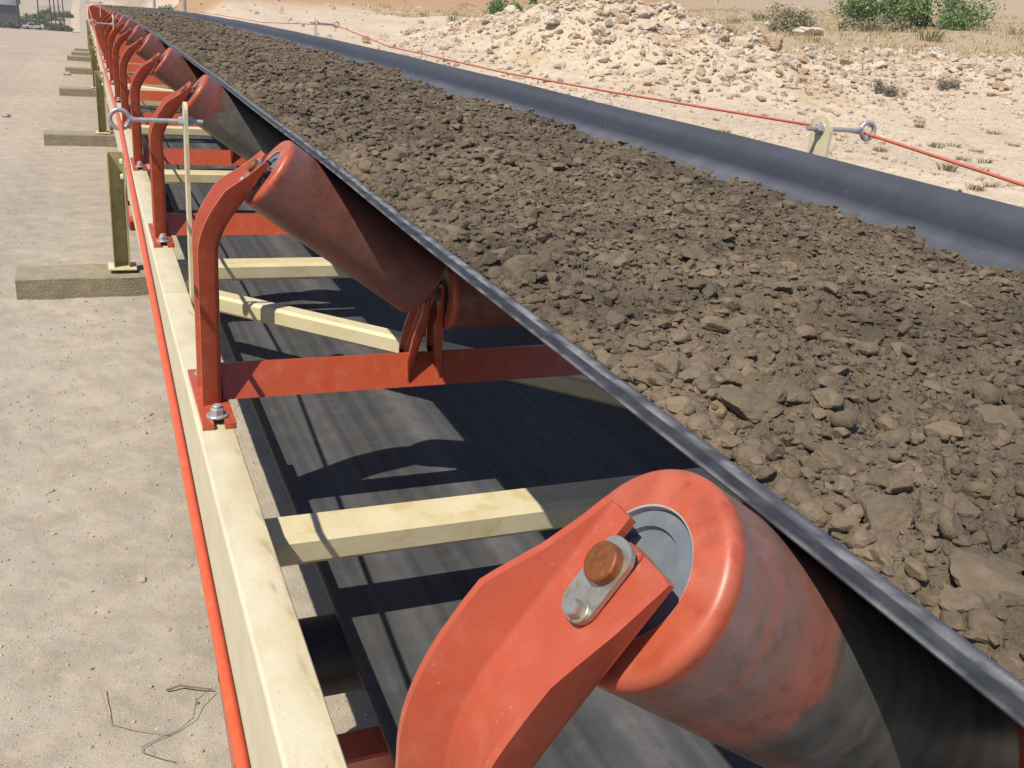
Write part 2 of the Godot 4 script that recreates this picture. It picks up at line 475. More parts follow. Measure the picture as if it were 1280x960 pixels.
func build_ground():
	var xs := steps([-1800.0, 300.0, -600.0, 80.0, -200.0, 20.0, -60.0, 5.0, -20.0, 1.0, -6.0, 0.25, -2.0, 0.05, -0.9, 0.016, 0.6, 0.05, 1.4, 0.2, 5.0, 0.14, 22.0, 0.6, 40.0, 3.0, 100.0, 20.0, 300.0, 80.0, 700.0, 300.0, 1900.0])
	var ss := steps([-60.0, 10.0, -10.0, 1.0, -1.0, 0.2, 0.8, 0.05, 1.2, 0.016, 2.8, 0.035, 6.0, 0.14, 28.0, 0.6, 60.0, 2.0, 130.0, 8.0, 450.0, 40.0, 900.0, 200.0, 2100.0])
	var o := part(self, "ground", grid_mesh(xs, ss, func(x, s): return Vector3(x, ground_y(x, s), -s), soil_colour), M.soil)
	tag(o, "pale dry dirt yard, banks and scrub plain around the conveyor", "", "", "structure")
	# the pale track running away on the far left
	var st := begin()
	st.set_smooth_group(1)
	var prev := []
	for i in 40:
		var s := 285.0 + 7.0 * i
		var cx := -1.5 - 0.0022 * (s - 60.0) + 0.8 * sin(s * 0.012)
		var w := 0.9 + 0.0012 * s
		var cur := [Vector3(cx - w, ground_y(cx - w, s) + 0.05, -s), Vector3(cx, ground_y(cx, s) + 0.12, -s), Vector3(cx + w, ground_y(cx + w, s) + 0.05, -s)]
		if prev:
			for k in 2: face(st, [prev[k], prev[k + 1], cur[k + 1], cur[k]], Vector3.UP)
		prev = cur
	var rm := mat("track", paint_tex(191, Color(0.72, 0.65, 0.57), Color(0.78, 0.71, 0.62), Color(0.74, 0.66, 0.56), 0.6, 0.3, Color(0.7, 0.6, 0.5), 0.95, 0.05, 256), 6.0, 0.95)
	o = part(self, "road", done(st), rm)
	tag(o, "pale dirt track running away down the yard at the left", "", "", "structure")

# ------------------------------------------------------------------ frame
func along(st: SurfaceTool, s0: float, s1: float, step: float, loop: Array, groups: Array, tint = null):
	# sweeps a closed (x, y) loop, given counter-clockwise seen from the near end, along the conveyor
	var n := maxi(1, int(ceil((s1 - s0) / step)))
	var prev := []
	for i in n + 1:
		var s := lerpf(s0, s1, float(i) / n)
		var cur := []
		for q in loop: cur.append(P(q.x, q.y, s))
		if prev:
			for k in loop.size():
				var j := (k + 1) % loop.size()
				st.set_smooth_group(groups[k] if groups else -1)
				if tint == null: quad(st, prev[k], prev[j], cur[j], cur[k])
				else:
					var sp := lerpf(s0, s1, float(i - 1) / n)
					var cs := [tint.call(loop[k], sp), tint.call(loop[j], sp), tint.call(loop[j], s), tint.call(loop[k], s)]
					var vs := [prev[k], prev[j], cur[j], cur[k]]
					for q in [0, 2, 1, 0, 3, 2]:
						st.set_color(cs[q]); st.add_vertex(vs[q])
		else:
			st.set_color(Color(0.8, 0.8, 0.8))
			end_cap(st, loop, s, false)
		prev = cur
	end_cap(st, loop, s1, true)
func end_cap(st: SurfaceTool, loop: Array, s: float, far_end: bool):
	st.set_smooth_group(-1)
	var idx := Geometry2D.triangulate_polygon(PackedVector2Array(loop))
	for i in range(0, idx.size(), 3):
		var p := []
		for k in 3: p.append(P(loop[idx[i + k]].x, loop[idx[i + k]].y, s))
		face(st, p, Vector3(0, 0, -1 if far_end else 1))
func channel_loop(x0: float, fl: float, y0: float, y1: float) -> Array:
	# C channel: web at x0, flanges pointing to x0 + fl
	var g := signf(fl)
	var t := 0.006
	var r := 0.004
	var p := [Vector2(x0 + r * g, y1), Vector2(x0 + r * 0.3 * g, y1 - r * 0.3), Vector2(x0, y1 - r), Vector2(x0, y0 + r), Vector2(x0 + r * g, y0), Vector2(x0 + fl, y0), Vector2(x0 + fl, y0 + t * 0.8), Vector2(x0 + t * g, y0 + t * 1.5), Vector2(x0 + t * g, y1 - t * 1.5), Vector2(x0 + fl, y1 - t * 0.8), Vector2(x0 + fl, y1 - 0.0015), Vector2(x0 + fl - 0.0015 * g, y1)]
	for i in 9: p.append(Vector2(lerpf(x0 + fl - 0.006 * g, x0 + r * g + 0.004 * g, i / 8.0), y1))
	if g < 0: p.reverse()
	return p
func build_frame():
	var w1 := nz(251, 5.0, 4); var w2 := nz(252, 34.0, 3); var w3 := nz(253, 1.2, 3)
	# grime gathers along the inner edge of the top flange, thinner elsewhere
	var worn := func(q: Vector2, s: float) -> Color:
		var c := Color(0.70, 0.655, 0.47)
		if q.y < -0.004: return c.lerp(Color(0.60, 0.53, 0.36), clampf(0.3 + 0.5 * w1.get_noise_2d(s * 0.4, q.y * 2.0), 0.0, 1.0) * 0.5)
		var inner := smoothstep(0.010, 0.052, q.x)
		var st := clampf(inner * 0.75 + 0.55 * w1.get_noise_2d(s, q.x * 3.0) + 0.3 * w3.get_noise_2d(s, 3.0) - 0.12, 0.0, 1.0)
		c = c.lerp(Color(0.52, 0.42, 0.22), st * 0.68)
		var grime := smoothstep(0.25, 0.5, w2.get_noise_2d(s * 0.5, q.x * 2.0) + 0.9 * (inner - 1.0) + 0.3 * w3.get_noise_2d(s * 1.4, 9.0))
		return c.lerp(Color(0.28, 0.23, 0.14), grime * 0.5)
	var fr := thing("conveyor_trestle", "long cream painted steel frame carrying the ore conveyor, channels with cross beams and legs", "conveyor frame")
	var cuts := [-2.4, 2.262, 8.36, 14.46, 20.56, 26.66, 32.76, 42.0]
	for i in cuts.size() - 1:
		for side in 2:
			var st := begin()
			var lp := channel_loop(0.0, 0.0567, -0.203, 0.0) if side == 0 else channel_loop(1.232, -0.0567, -0.203, 0.0)
			along(st, cuts[i] + 0.0015, cuts[i + 1] - 0.0015, [0.02, 0.05, 0.25][mini(i, 2)] if side == 0 else 0.6, lp, [], worn if side == 0 else null)
			part(fr, "stringer", done(st), M.cream_worn if side == 0 else M.cream)
	var bm := begin()
	bx(bm, Transform3D.IDENTITY, Vector3(1.216, 0.05, 0.075), 0.009)
	var beam := done(bm)
	for k in 27:
		var s := 1.2425 + 1.524 * k
		if s > 41.5: break
		var b := part(fr, "cross_beam", beam, M.cream)
		b.transform = at_s(s) * Transform3D(Basis.IDENTITY, Vector3(0.616, -0.085, 0))
	var br := begin()
	bx(br, Transform3D.IDENTITY, Vector3(1.52, 0.045, 0.05), 0.007)
	var brace := done(br)
	for k in 6:
		var b := part(fr, "diagonal_brace", brace, M.cream)
		b.transform = at_s(1.975 + 3.048 * 2 * k) * Transform3D(Basis(Vector3.UP, -0.81), Vector3(0.61, -0.086, 0))
	# legs standing on the sleepers: an angle bolted to the outside of the channel
	for ls in leg_s:
		for side in 2:
			var g := 1.0 if side == 0 else -1.0
			var x0 := -0.0035 if side == 0 else 1.2355
			var top := -0.012
			var foot := ground_y(x0, ls) + 0.112 - hh(ls)
			var st := begin()
			var hgt := top - foot
			bx(st, Transform3D(Basis.IDENTITY, Vector3(x0 - 0.036 * g, (top + foot) / 2 - 0.01, -0.003)), Vector3(0.07, hgt - 0.02, 0.006), 0.0015)
			bx(st, Transform3D(Basis.IDENTITY, Vector3(x0 - 0.0685 * g, (top + foot) / 2 - 0.01, 0.026)), Vector3(0.006, hgt - 0.02, 0.052), 0.0015)
			bx(st, Transform3D(Basis.IDENTITY, Vector3(x0 - 0.0045 * g, (top + foot) / 2 - 0.01, 0.026)), Vector3(0.006, hgt - 0.02, 0.052), 0.0015)
			var lg := part(fr, "support_leg", done(st), M.olive)
			lg.transform = Transform3D(Basis.IDENTITY, Vector3(0, hh(ls), -ls))
			st = begin()
			bx(st, Transform3D(Basis.IDENTITY, Vector3(x0 - 0.035 * g, foot + 0.004, 0.02)), Vector3(0.12, 0.008, 0.12), 0.002)
			part(lg, "foot_plate", done(st), M.cream)
			for dy in [0.06, 0.125]:
				st = begin()
				hexagon(st, Vector3(x0 - 0.009 * g, top - dy, 0.026), Vector3(-g, 0, 0), 0.013, 0.012)
				part(lg, "leg_bolt", done(st), M.white_paint)

var leg_s := [4.60, 9.34, 14.2, 18.45, 23.0, 27.6, 32.2, 36.8]

# ------------------------------------------------------------------ belts
func build_belt():
	var be := thing("conveyor_belt", "black rubber conveyor belt, troughed and laden with brown ore above, bare return run below", "conveyor belt")
	# top surface across, from the left edge to the right edge
	var hx := 0.459; var hy := 0.2395
	var ex := 0.2075; var ey := 0.4190     # underside at the left edge
	var rx := 1.085; var ry := 0.4625     # and at the right one: the belt runs a little to the right
	var under := []
	for i in 15:
		var t := i / 14.0
		under.append(Vector2(lerpf(ex, hx - 0.03, t), lerpf(ey, hy + 0.022, t)))
	under.append(Vector2(hx - 0.005, hy + 0.006)); under.append(Vector2(hx + 0.022, hy))
	for i in 9: under.append(Vector2(lerpf(hx + 0.05, 1.232 - hx - 0.05, i / 8.0), hy))
	under.append(Vector2(1.232 - hx - 0.022, hy)); under.append(Vector2(1.232 - hx + 0.005, hy + 0.006))
	for i in 15:
		var t := 1.0 - i / 14.0
		under.append(Vector2(lerpf(rx, 1.232 - hx + 0.03, t), lerpf(ry, hy + 0.022, t)))
	var n := under.size()
	var nor := []
	for i in n:
		var d: Vector2 = (under[mini(i + 1, n - 1)] - under[maxi(i - 1, 0)]).normalized()
		nor.append(Vector2(-d.y, d.x))
	var T := 0.0145
	# closed loop: underside left to right, right edge face, top side right to left, left edge face
	var loop := []; var kinds := []
	for i in n:
		loop.append(under[i]); kinds.append(0)
	var er: Vector2 = (under[n - 1] - under[n - 2]).normalized()
	for q in [[0.0016, 0.0010], [0.0022, 0.0026], [0.0022, T * 0.36], [0.0022, T * 0.66], [0.0020, T - 0.0022]]:
		loop.append(under[n - 1] + er * q[0] + nor[n - 1] * q[1]); kinds.append(2)
	for i in range(n - 1, -1, -1):
		loop.append(under[i] + nor[i] * T); kinds.append(1)
	var el: Vector2 = (under[0] - under[1]).normalized()
	for q in [[0.0020, T - 0.0022], [0.0022, T * 0.64], [0.0022, T * 0.56], [0.0022, T * 0.28], [0.0016, 0.0010]]:
		loop.append(under[0] + el * q[0] + nor[0] * q[1]); kinds.append(3 if q[1] > T * 0.2 and q[1] < T * 0.6 else 2)
	var ss := steps([-1.6, 0.05, 0.1, 0.008, 2.0, 0.025, 6.0, 0.10, 15.0, 0.25, 42.0])
	var wob := nz(301, 0.6, 3)
	var scuff := nz(302, 9.0, 4)
	var streak := nz(303, 1.0, 3)
	var v := PackedVector3Array(); var c := PackedColorArray(); var ix := PackedInt32Array()
	var L := loop.size()
	for s in ss:
		var ph := (s - SC) / PITCH
		var sag := 0.002 * pow(sin(PI * ph), 2.0)
		for k in L:
			var q: Vector2 = loop[k]
			var edge := clampf((absf(q.x - 0.616) - 0.25) / 0.23, 0.0, 1.0)
			var dy := -sag + edge * edge * 0.0022 * wob.get_noise_2d(s, signf(q.x - 0.6) * 20.0)
			var side := Vector2(0.002 * edge * wob.get_noise_2d(s * 0.7 + 50.0, signf(q.x - 0.6) * 10.0), dy)
			v.append(P(q.x + side.x, q.y + side.y, s))
			var col := Color(0.030, 0.033, 0.038)
			var sc := scuff.get_noise_2d(s * (2.6 if kinds[k] > 1 else 0.35), k * 0.5)
			if kinds[k] > 1: sc *= 1.0 - 0.75 * smoothstep(1.2, 3.0, s)
			if kinds[k] == 1:
				# dusty working face, in long streaks
				var d := clampf(0.42 + 0.55 * streak.get_noise_2d(s * 0.25, k * 2.3) + 0.18 * sc, 0.0, 1.0)
				col = Color(0.042, 0.048, 0.058).lerp(Color(0.098, 0.108, 0.125), d)
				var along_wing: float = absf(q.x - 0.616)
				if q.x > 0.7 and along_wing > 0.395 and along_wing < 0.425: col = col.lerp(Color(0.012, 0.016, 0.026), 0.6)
				if along_wing < 0.39: col = col.lerp(Color(0.135, 0.145, 0.165), clampf(0.6 + 0.6 * sc, 0.0, 1.0))
			elif kinds[k] == 2:
				col = Color(0.060, 0.066, 0.078).lerp(Color(0.25, 0.26, 0.275), clampf(0.48 + 1.6 * sc, 0.0, 1.0))
			elif kinds[k] == 3:
				col = Color(0.016, 0.020, 0.032).lerp(Color(0.085, 0.095, 0.115), clampf(0.18 + 0.8 * sc, 0.0, 1.0))
			c.append(col)
	for j in ss.size() - 1:
		for k in L:
			var k2 := (k + 1) % L
			var a := j * L + k; var b := j * L + k2; var d := (j + 1) * L + k; var e := (j + 1) * L + k2
			ix.append_array([a, e, b, a, d, e])
	var sg := []
	for j in ss.size() - 1:
		for k in L: sg.append(1 if kinds[k] == 0 else (2 if kinds[k] == 1 else 10 + k))
	var run := part(be, "carrying_run", indexed(v, c, ix, sg), M.belt)
	run.set_meta("label", "troughed upper run of the black belt with scuffed edges")
	# return run, flat, hung under the cross beams
	v = PackedVector3Array(); c = PackedColorArray(); ix = PackedInt32Array()
	var row := [Vector2(0.184, -0.258), Vector2(0.19, -0.2595)]
	row.append(Vector2(1.17, -0.2595)); row.append(Vector2(1.176, -0.258)); row.append(Vector2(1.176, -0.247)); row.append(Vector2(1.172, -0.245))
	for i in 101: row.append(Vector2(lerpf(1.165, 0.192, i / 100.0), -0.245))
	row.append(Vector2(0.187, -0.2455)); row.append(Vector2(0.184, -0.248))
	L = row.size()
	ss = steps([-1.6, 0.05, 5.0, 0.25, 42.0])
	for s in ss:
		for k in L:
			v.append(P(row[k].x, row[k].y, s))
			var f := clampf(0.5 + 0.7 * streak.get_noise_2d(s * 0.06 + 70.0, row[k].x * 75.0) + 0.08 * scuff.get_noise_2d(s * 0.3, row[k].x * 40.0), 0.0, 1.0)
			var col := Color(0.048, 0.051, 0.055).lerp(Color(0.112, 0.117, 0.123), f)
			var band := exp(-pow((row[k].x - 0.515) / 0.03, 2.0)) + 0.5 * exp(-pow((row[k].x - 0.30) / 0.02, 2.0))
			col = col.lerp(Color(0.185, 0.19, 0.198), clampf(band, 0.0, 1.0) * (0.55 + 0.3 * scuff.get_noise_2d(s * 0.2, row[k].x * 90.0)))
			if row[k].x < 0.1845: col = Color(0.014, 0.015, 0.016)
			c.append(col)
	for j in ss.size() - 1:
		for k in L:
			var k2 := (k + 1) % L
			ix.append_array([j * L + k, (j + 1) * L + k2, j * L + k2, j * L + k, (j + 1) * L + k, (j + 1) * L + k2])
	run = part(be, "return_run", indexed(v, c, ix), M.belt)
	run.set_meta("label", "flat grey-black return run under the cross beams")
func indexed(v: PackedVector3Array, c: PackedColorArray, ix: PackedInt32Array, sg := []) -> ArrayMesh:
	var st := begin()
	st.set_smooth_group(1)
	for q in ix.size():
		var i := ix[q]
		if sg and q % 6 == 0: st.set_smooth_group(sg[q / 6])
		st.set_color(c[i])
		st.add_vertex(v[i])
	st.generate_normals()
	return st.commit()

# ------------------------------------------------------------------ idlers
var C0 := Vector2(0.1367, 0.3903)      # outer end of a wing roller's axis
var AX := Vector2(0.8157, -0.5784)     # its direction, inwards and down
var UP2 := Vector2(0.5784, 0.8157)     # across it
const RL := 0.341
func on_plate(u: float, out := 0.016) -> Vector2:
	return C0 - AX * out + UP2 * u
# sweeps a flanged plate; stations = [point, outward normal, flange depth]; z runs -e..e
func flanged(st: SurfaceTool, sta: Array, z0: float, z1: float, fl0: bool, fl1: bool, t := 0.0055, splay_near := 0.0, splay_far := 0.0):
	var rows := []
	for q in sta:
		var p: Vector2 = q[0]; var n: Vector2 = q[1].normalized(); var f: float = q[2]
		var outer := []; var inner := []
		var r := 0.009
		if fl0:
			outer.append([f, z0]); outer.append([minf(r, f), z0])
			inner.append([f, z0 + t]); inner.append([minf(r, f), z0 + t])
			for i in 4:
				var w := (i + 1) / 4.0 * PI / 2
				outer.append([minf(r, f) * (1.0 - sin(w)), z0 + r * (1.0 - cos(w))])
				inner.append([maxf(t, minf(r, f) - (minf(r, f) - t) * sin(w)), z0 + t + (r - t) * (1.0 - cos(w))])
		else:
			outer.append([0.0, z0]); inner.append([t, z0])
		if fl1:
			for i in 4:
				var w := (1.0 - (i + 1) / 4.0) * PI / 2
				outer.append([minf(r, f) * (1.0 - sin(w)), z1 - r * (1.0 - cos(w))])
				inner.append([maxf(t, minf(r, f) - (minf(r, f) - t) * sin(w)), z1 - t - (r - t) * (1.0 - cos(w))])
			outer.append([f, z1]); inner.append([f, z1 - t])
		else:
			outer.append([0.0, z1]); inner.append([t, z1])
		var a := []; var b := []
		for k in outer.size():
			var d: float = outer[k][0]; var d2: float = inner[k][0]
			var sg := signf(outer[k][1] - (z0 + z1) * 0.5)
			var on := 0.0 if (sg < 0.0 and not fl0) or (sg > 0.0 and not fl1) else sg * tan(splay_near if sg < 0.0 else splay_far)
			a.append(Vector3(p.x + n.x * d, p.y + n.y * d, -outer[k][1] - on * d))
			b.append(Vector3(p.x + n.x * d2, p.y + n.y * d2, -inner[k][1] - on * d2))
		rows.append([a, b])
	var m: int = rows[0][0].size()
	for i in rows.size() - 1:
		var A: Array = rows[i]; var B: Array = rows[i + 1]
		for k in m - 1:
			var mid: Vector3 = (A[0][k] + A[0][k + 1]) * 0.5 - (A[1][k] + A[1][k + 1]) * 0.5
			st.set_smooth_group(1)
			face(st, [A[0][k], A[0][k + 1], B[0][k + 1], B[0][k]], mid)
			st.set_smooth_group(2)
			face(st, [A[1][k], A[1][k + 1], B[1][k + 1], B[1][k]], -mid)
		st.set_smooth_group(3)
		var e0: Vector3 = A[0][0] - A[0][1] if fl0 else Vector3(0, 0, 1)
		var e1: Vector3 = A[0][m - 1] - A[0][m - 2] if fl1 else Vector3(0, 0, -1)
		face(st, [A[0][0], A[1][0], B[1][0], B[0][0]], e0)
		face(st, [A[0][m - 1], A[1][m - 1], B[1][m - 1], B[0][m - 1]], e1)
	st.set_smooth_group(-1)
	for e in [0, rows.size() - 1]:
		var o := Vector3(sta[e][0].x, sta[e][0].y, 0) - Vector3(sta[1 if e == 0 else e - 1][0].x, sta[1 if e == 0 else e - 1][0].y, 0)
		for k in m - 1: face(st, [rows[e][0][k], rows[e][0][k + 1], rows[e][1][k + 1], rows[e][1][k]], o)
func bracket_mesh() -> ArrayMesh:
	var st := begin()
	var e := 0.0325
	var en := 0.0425
	var sta := []
	var L := Vector2(-1, 0); var N := -AX
	for y in [0.0105, 0.10, 0.19, 0.25]: sta.append([Vector2(0.049, y), L, 0.0325])
	var a := Vector2(0.049, 0.262); var b := Vector2(0.049, 0.2945); var c := on_plate(-0.088)
	for i in range(0, 17):
		var t := i / 16.0
		var p := a.lerp(b, t).lerp(b.lerp(c, t), t)
		var d := (b.lerp(c, t) - a.lerp(b, t)).normalized()
		sta.append([p, Vector2(-d.y, d.x), lerpf(0.0325, 0.0345, t)])
	sta.append([on_plate(-0.074), N, 0.0348])
	sta.append([on_plate(-0.060), N, 0.0345])
	sta.append([on_plate(-0.050), N, 0.0310])
	sta.append([on_plate(-0.022), N, 0.0200])
	flanged(st, sta, -en, e, true, true, 0.0055, 0.17, 0.44)
	var pr := [[on_plate(-0.022), N, 0.0200], [on_plate(0.004), N, 0.0125], [on_plate(0.016), N, 0.0098], [on_plate(0.021), N, 0.0085]]
	var pr2 := [[on_plate(-0.022), N, 0.0200], [on_plate(0.004), N, 0.0125], [on_plate(0.012), N, 0.0105]]
	flanged(st, pr2, -en, -0.0135, true, false, 0.0055, 0.17, 0.54)
	flanged(st, pr, 0.0135, e, false, true, 0.0055, 0.17, 0.44)
	return done(st)
func roller_shell(kind: int) -> ArrayMesh:
	# radius 63.5 mm, rounded rims; the paint wears to dusty grey where the belt rubs
	var R := 0.0635
	var prof := [[0.0375, 0.0055, 1], [0.0382, 0.0006, 2], [0.0390, 0.0, 2], [0.0394, 0.0, 3], [0.0500, 0.0, 3]]
	for i in 7:
		var w := (i + 0.0) / 6.0 * PI / 2
		prof.append([R - 0.0075 + 0.0075 * sin(w), 0.0075 * (1.0 - cos(w)), 3])
	var cells := 56 if kind < 4 else 10
	for z in [0.0085, 0.0098, 0.0112, 0.0128, 0.015]: prof.append([R, z, 3])
	for i in range(1, cells): prof.append([R, lerpf(0.0165, RL - 0.0105, float(i) / cells), 3])
	for i in 7:
		var w := (6.0 - i) / 6.0 * PI / 2
		prof.append([R - 0.0075 + 0.0075 * sin(w), RL - 0.0075 * (1.0 - cos(w)), 3])
	prof.append([0.0390, RL, 2]); prof.append([0.0382, RL - 0.0006, 1]); prof.append([0.0375, RL - 0.0055, 1])
	var segs := 72 if kind < 4 else 28
	var st := begin()
	var blot := nz(400 + kind, 1.6, 4)
	var line := nz(420 + kind, 1.0, 4)
	var ax := Vector3(AX.x, AX.y, 0)
	var tint := func(i: int, k: int) -> Color:
		var z: float = prof[i][1]
		var r: float = prof[i][0]
		var w := TAU * k / segs
		var bl := blot.get_noise_3d(cos(w) * 1.3, sin(w) * 1.3, z * 14.0)
		var ln := line.get_noise_3d(cos(w) * 0.35, sin(w) * 0.35, z * 70.0)
		var red := Color(0.50, 0.105, 0.050)
		var dust := Color(0.245, 0.180, 0.162) if kind == 0 else Color(0.200, 0.090, 0.078)
		var grey := Color(0.150, 0.150, 0.145)
		var dark := Color(0.075, 0.076, 0.074)
		if r < 0.0392: return Color(0.45, 0.46, 0.47)
		if z < 0.0090: return red.lerp(Color(0.55, 0.17, 0.10), clampf(0.25 + 0.6 * bl, 0.0, 0.5))
		var edge := smoothstep(0.0092, 0.0130, z + 0.002 * bl)
		var c := red.lerp(dust, edge * clampf(0.88 + 0.45 * ln + 0.1 * bl, 0.0, 1.0))
		if kind: c = c.lerp(Color(0.33, 0.085, 0.055), clampf(0.9 * ln + 0.5 * bl, 0.0, 0.5))
		else: c = c.lerp(Color(0.17, 0.13, 0.12), clampf(0.7 * ln, 0.0, 0.4))
		if kind == 0: c = c.lerp(Color(0.36, 0.120, 0.088), smoothstep(0.045, 0.09, z + 0.010 * bl + 0.008 * ln) * 0.6)
		var g := 0.0
		if kind == 0: g = smoothstep(0.098, 0.112, z + 0.012 * bl + 0.003 * ln)
		elif kind == 1: g = 0.16 + 0.25 * clampf(bl + 0.4 * ln, -0.5, 1.0)
		elif kind == 2: g = smoothstep(0.03, 0.075, z + 0.02 * bl + 0.02 * cos(w))
		else: g = 0.10 + 0.35 * clampf(bl + 0.4 * ln, 0.0, 1.0)
		var gc := dark.lerp(grey, clampf(0.45 + 0.9 * ln + 0.5 * bl, 0.0, 1.0))
		if kind == 2: gc = grey.lerp(Color(0.24, 0.21, 0.17), clampf(0.4 + bl + 0.4 * ln, 0.0, 1.0))
		return c.lerp(gc, clampf(g, 0.0, 1.0))
	lathe(st, Vector3.ZERO, ax, prof, segs, tint)
	return done(st)
func build_idlers():
	var proto := Node3D.new()
	var br_mesh := bracket_mesh()
	var mirror := Transform3D(Basis(Vector3(0, 1, 0), PI), Vector3(1.232, 0, 0))
	var cx := 0.616
	var N3 := Vector3(-AX.x, -AX.y, 0); var U3 := Vector3(UP2.x, UP2.y, 0)
	# base plates, each with its bolts
	for side in 2:
		var st := begin()
		var t := Transform3D(Basis(Vector3(1, 0, 0), -PI / 2), Vector3(0.034, 0.0052, 0))
		var w := 0.0265; var hl := 0.128
		plate(st, t, PackedVector2Array([Vector2(-w, -hl), Vector2(-0.0085, -hl), Vector2(-0.0085, -hl + 0.045), Vector2(0.0085, -hl + 0.045), Vector2(0.0085, -hl), Vector2(w, -hl), Vector2(w, hl), Vector2(-w, hl)]), 0.0098)
		var bp := part(proto, "base_plate", done(st), M.red)
		for z in [0.066 + 0.028, -0.1]:
			st = begin()
			disc(st, Vector3(0.034, 0.0104, z), Vector3.UP, 0.0175, 0.0035, 20)
			hexagon(st, Vector3(0.034, 0.0138, z), Vector3(0.02, 1, 0), 0.0115, 0.0115, 0.3)
			disc(st, Vector3(0.034, 0.0250, z), Vector3.UP, 0.0075, 0.005, 12)
			part(bp, "base_bolt", done(st), M.galv)
		var bk := part(proto, "end_bracket", br_mesh, M.red)
		st = begin()
		var o := Vector3(on_plate(-0.0145, 0.0222).x, on_plate(-0.0145, 0.0222).y, 0)
		plate(st, Transform3D(Basis(Vector3(0, 0, 1), U3, N3), o + N3 * 0.0022 + U3 * 0.0), rounded(0.0275, 0.052, 0.0112), 0.0034)
		part(bk, "keeper_plate", done(st), M.zinc)
		st = begin()
		o = Vector3(on_plate(-0.005, 0.0222).x, on_plate(-0.005, 0.0222).y, 0)
		disc(st, o + N3 * 0.004, N3, 0.0116, 0.0065, 32, 0.0012)
		part(bk, "shaft_cap", done(st), M.rust)
		st = begin()
		o = Vector3(on_plate(-0.0325, 0.0222).x, on_plate(-0.0325, 0.0222).y, 0.006)
		disc(st, o + N3 * 0.004, N3, 0.0068, 0.0018, 16)
		hexagon(st, o + N3 * 0.0058, N3, 0.0052, 0.006, 0.2)
		part(bk, "keeper_bolt", done(st), M.zinc)
		st = begin()
		o = Vector3(on_plate(-0.002, 0.0222).x, on_plate(-0.002, 0.0222).y, 0)
		bx(st, Transform3D(Basis(Vector3(0, 0, 1), U3, N3), o + U3 * 0.004 - N3 * 0.010), Vector3(0.016, 0.018, 0.014), 0.002)
		part(bk, "shaft_flat", done(st), M.red)
		# inner stands: one for the wing roller's inner end, one for the middle roller
		st = begin()
		var pin := C0 + AX * (RL + 0.014)
		var sta := []
		for q in [[Vector2(0.383, 0.022), 0.004], [Vector2(0.393, 0.060), 0.017], [Vector2(0.405, 0.100), 0.022], [Vector2(0.4165, 0.140), 0.020], [pin - UP2 * 0.012, 0.012], [pin + UP2 * 0.012, 0.008]]: sta.append([q[0], Vector2(-0.94, 0.34), q[1]])
		flanged(st, sta, -0.028, 0.028, true, true, 0.005, 0.2, 0.2)
		var ib := part(proto, "inner_bracket", done(st), M.red)
		st = begin()
		sta = []
		for q in [[0.026, 0.006], [0.07, 0.018], [0.12, 0.020], [0.16, 0.011], [0.198, 0.009]]: sta.append([Vector2(0.446, q[0]), Vector2(-1, 0), q[1]])
		flanged(st, sta, -0.025, 0.025, true, true, 0.005)
		disc(st, Vector3(0.4455, 0.176, 0), Vector3(-1, 0, 0), 0.012, 0.008, 18, 0.001)
		var ib2 := part(proto, "inner_bracket", done(st), M.red)
		if side == 1:
			for q in [bp, bk, ib, ib2]: q.transform = mirror
	# base bar: an inverted angle
	var sb := begin()
	var zc := 0.0
	var sec := [Vector2(-0.0285, 0.0105), Vector2(-0.0225, 0.0105), Vector2(0.0, 0.060), Vector2(0.0225, 0.0105), Vector2(0.0285, 0.0105), Vector2(0.0025, 0.0672), Vector2(-0.0025, 0.0672)]
	sb.set_smooth_group(-1)
	for k in sec.size():
		var a: Vector2 = sec[k]; var b: Vector2 = sec[(k + 1) % sec.size()]
		var o2 := Vector3(0, -(b.x - a.x), b.y - a.y)
		face(sb, [Vector3(0.052, a.y, a.x), Vector3(0.052, b.y, b.x), Vector3(1.18, b.y, b.x), Vector3(1.18, a.y, a.x)], o2)
	for x in [0.052, 1.18]:
		var idx := Geometry2D.triangulate_polygon(PackedVector2Array(sec))
		for i in range(0, idx.size(), 3):
			var p := []
			for k in 3: p.append(Vector3(x, sec[idx[i + k]].y, sec[idx[i + k]].x))
			face(sb, p, Vector3(-1 if x < 0.5 else 1, 0, 0))
	part(proto, "base_bar", done(sb), M.red)
	# rollers
	var shells := []
	for k in 5: shells.append(roller_shell(k))
	var seal := begin()
	var sp := [[0.010, 0.0062, 1], [0.0265, 0.0062, 2], [0.0275, 0.0030, 3], [0.0365, 0.0030, 4], [0.0378, 0.0062, 4]]
	var ax3 := Vector3(AX.x, AX.y, 0)
	lathe(seal, Vector3.ZERO, ax3, sp, 48)
	lathe(seal, ax3 * (-0.014), ax3, [[0.0001, 0.0, 1], [0.0100, 0.0, 2], [0.0100, 0.0205, 2]], 24)
	lathe(seal, ax3 * RL, -ax3, [[0.010, 0.0062, 1], [0.0265, 0.0062, 2], [0.0275, 0.0030, 3], [0.0365, 0.0030, 4], [0.0378, 0.0062, 4]], 48)
	lathe(seal, ax3 * (RL + 0.012), -ax3, [[0.0001, 0.0, 1], [0.0100, 0.0, 2], [0.0100, 0.0185, 2]], 24)
	var seal_mesh := done(seal)
	for k in 3:
		var r := part(proto, "roller", shells[4] if k else shells[1], M.shell)
		part(r, "end_seal", seal_mesh, M.seal)
		var base := Transform3D(Basis.IDENTITY, Vector3(C0.x - AX.x * 0.008, C0.y - AX.y * 0.008, 0))
		if k == 0: r.transform = base
		elif k == 1: r.transform = mirror * base
		else: r.transform = Transform3D(Basis(Vector3(0, 0, 1), -atan2(AX.y, AX.x)), Vector3(0.4455, 0.176, 0))
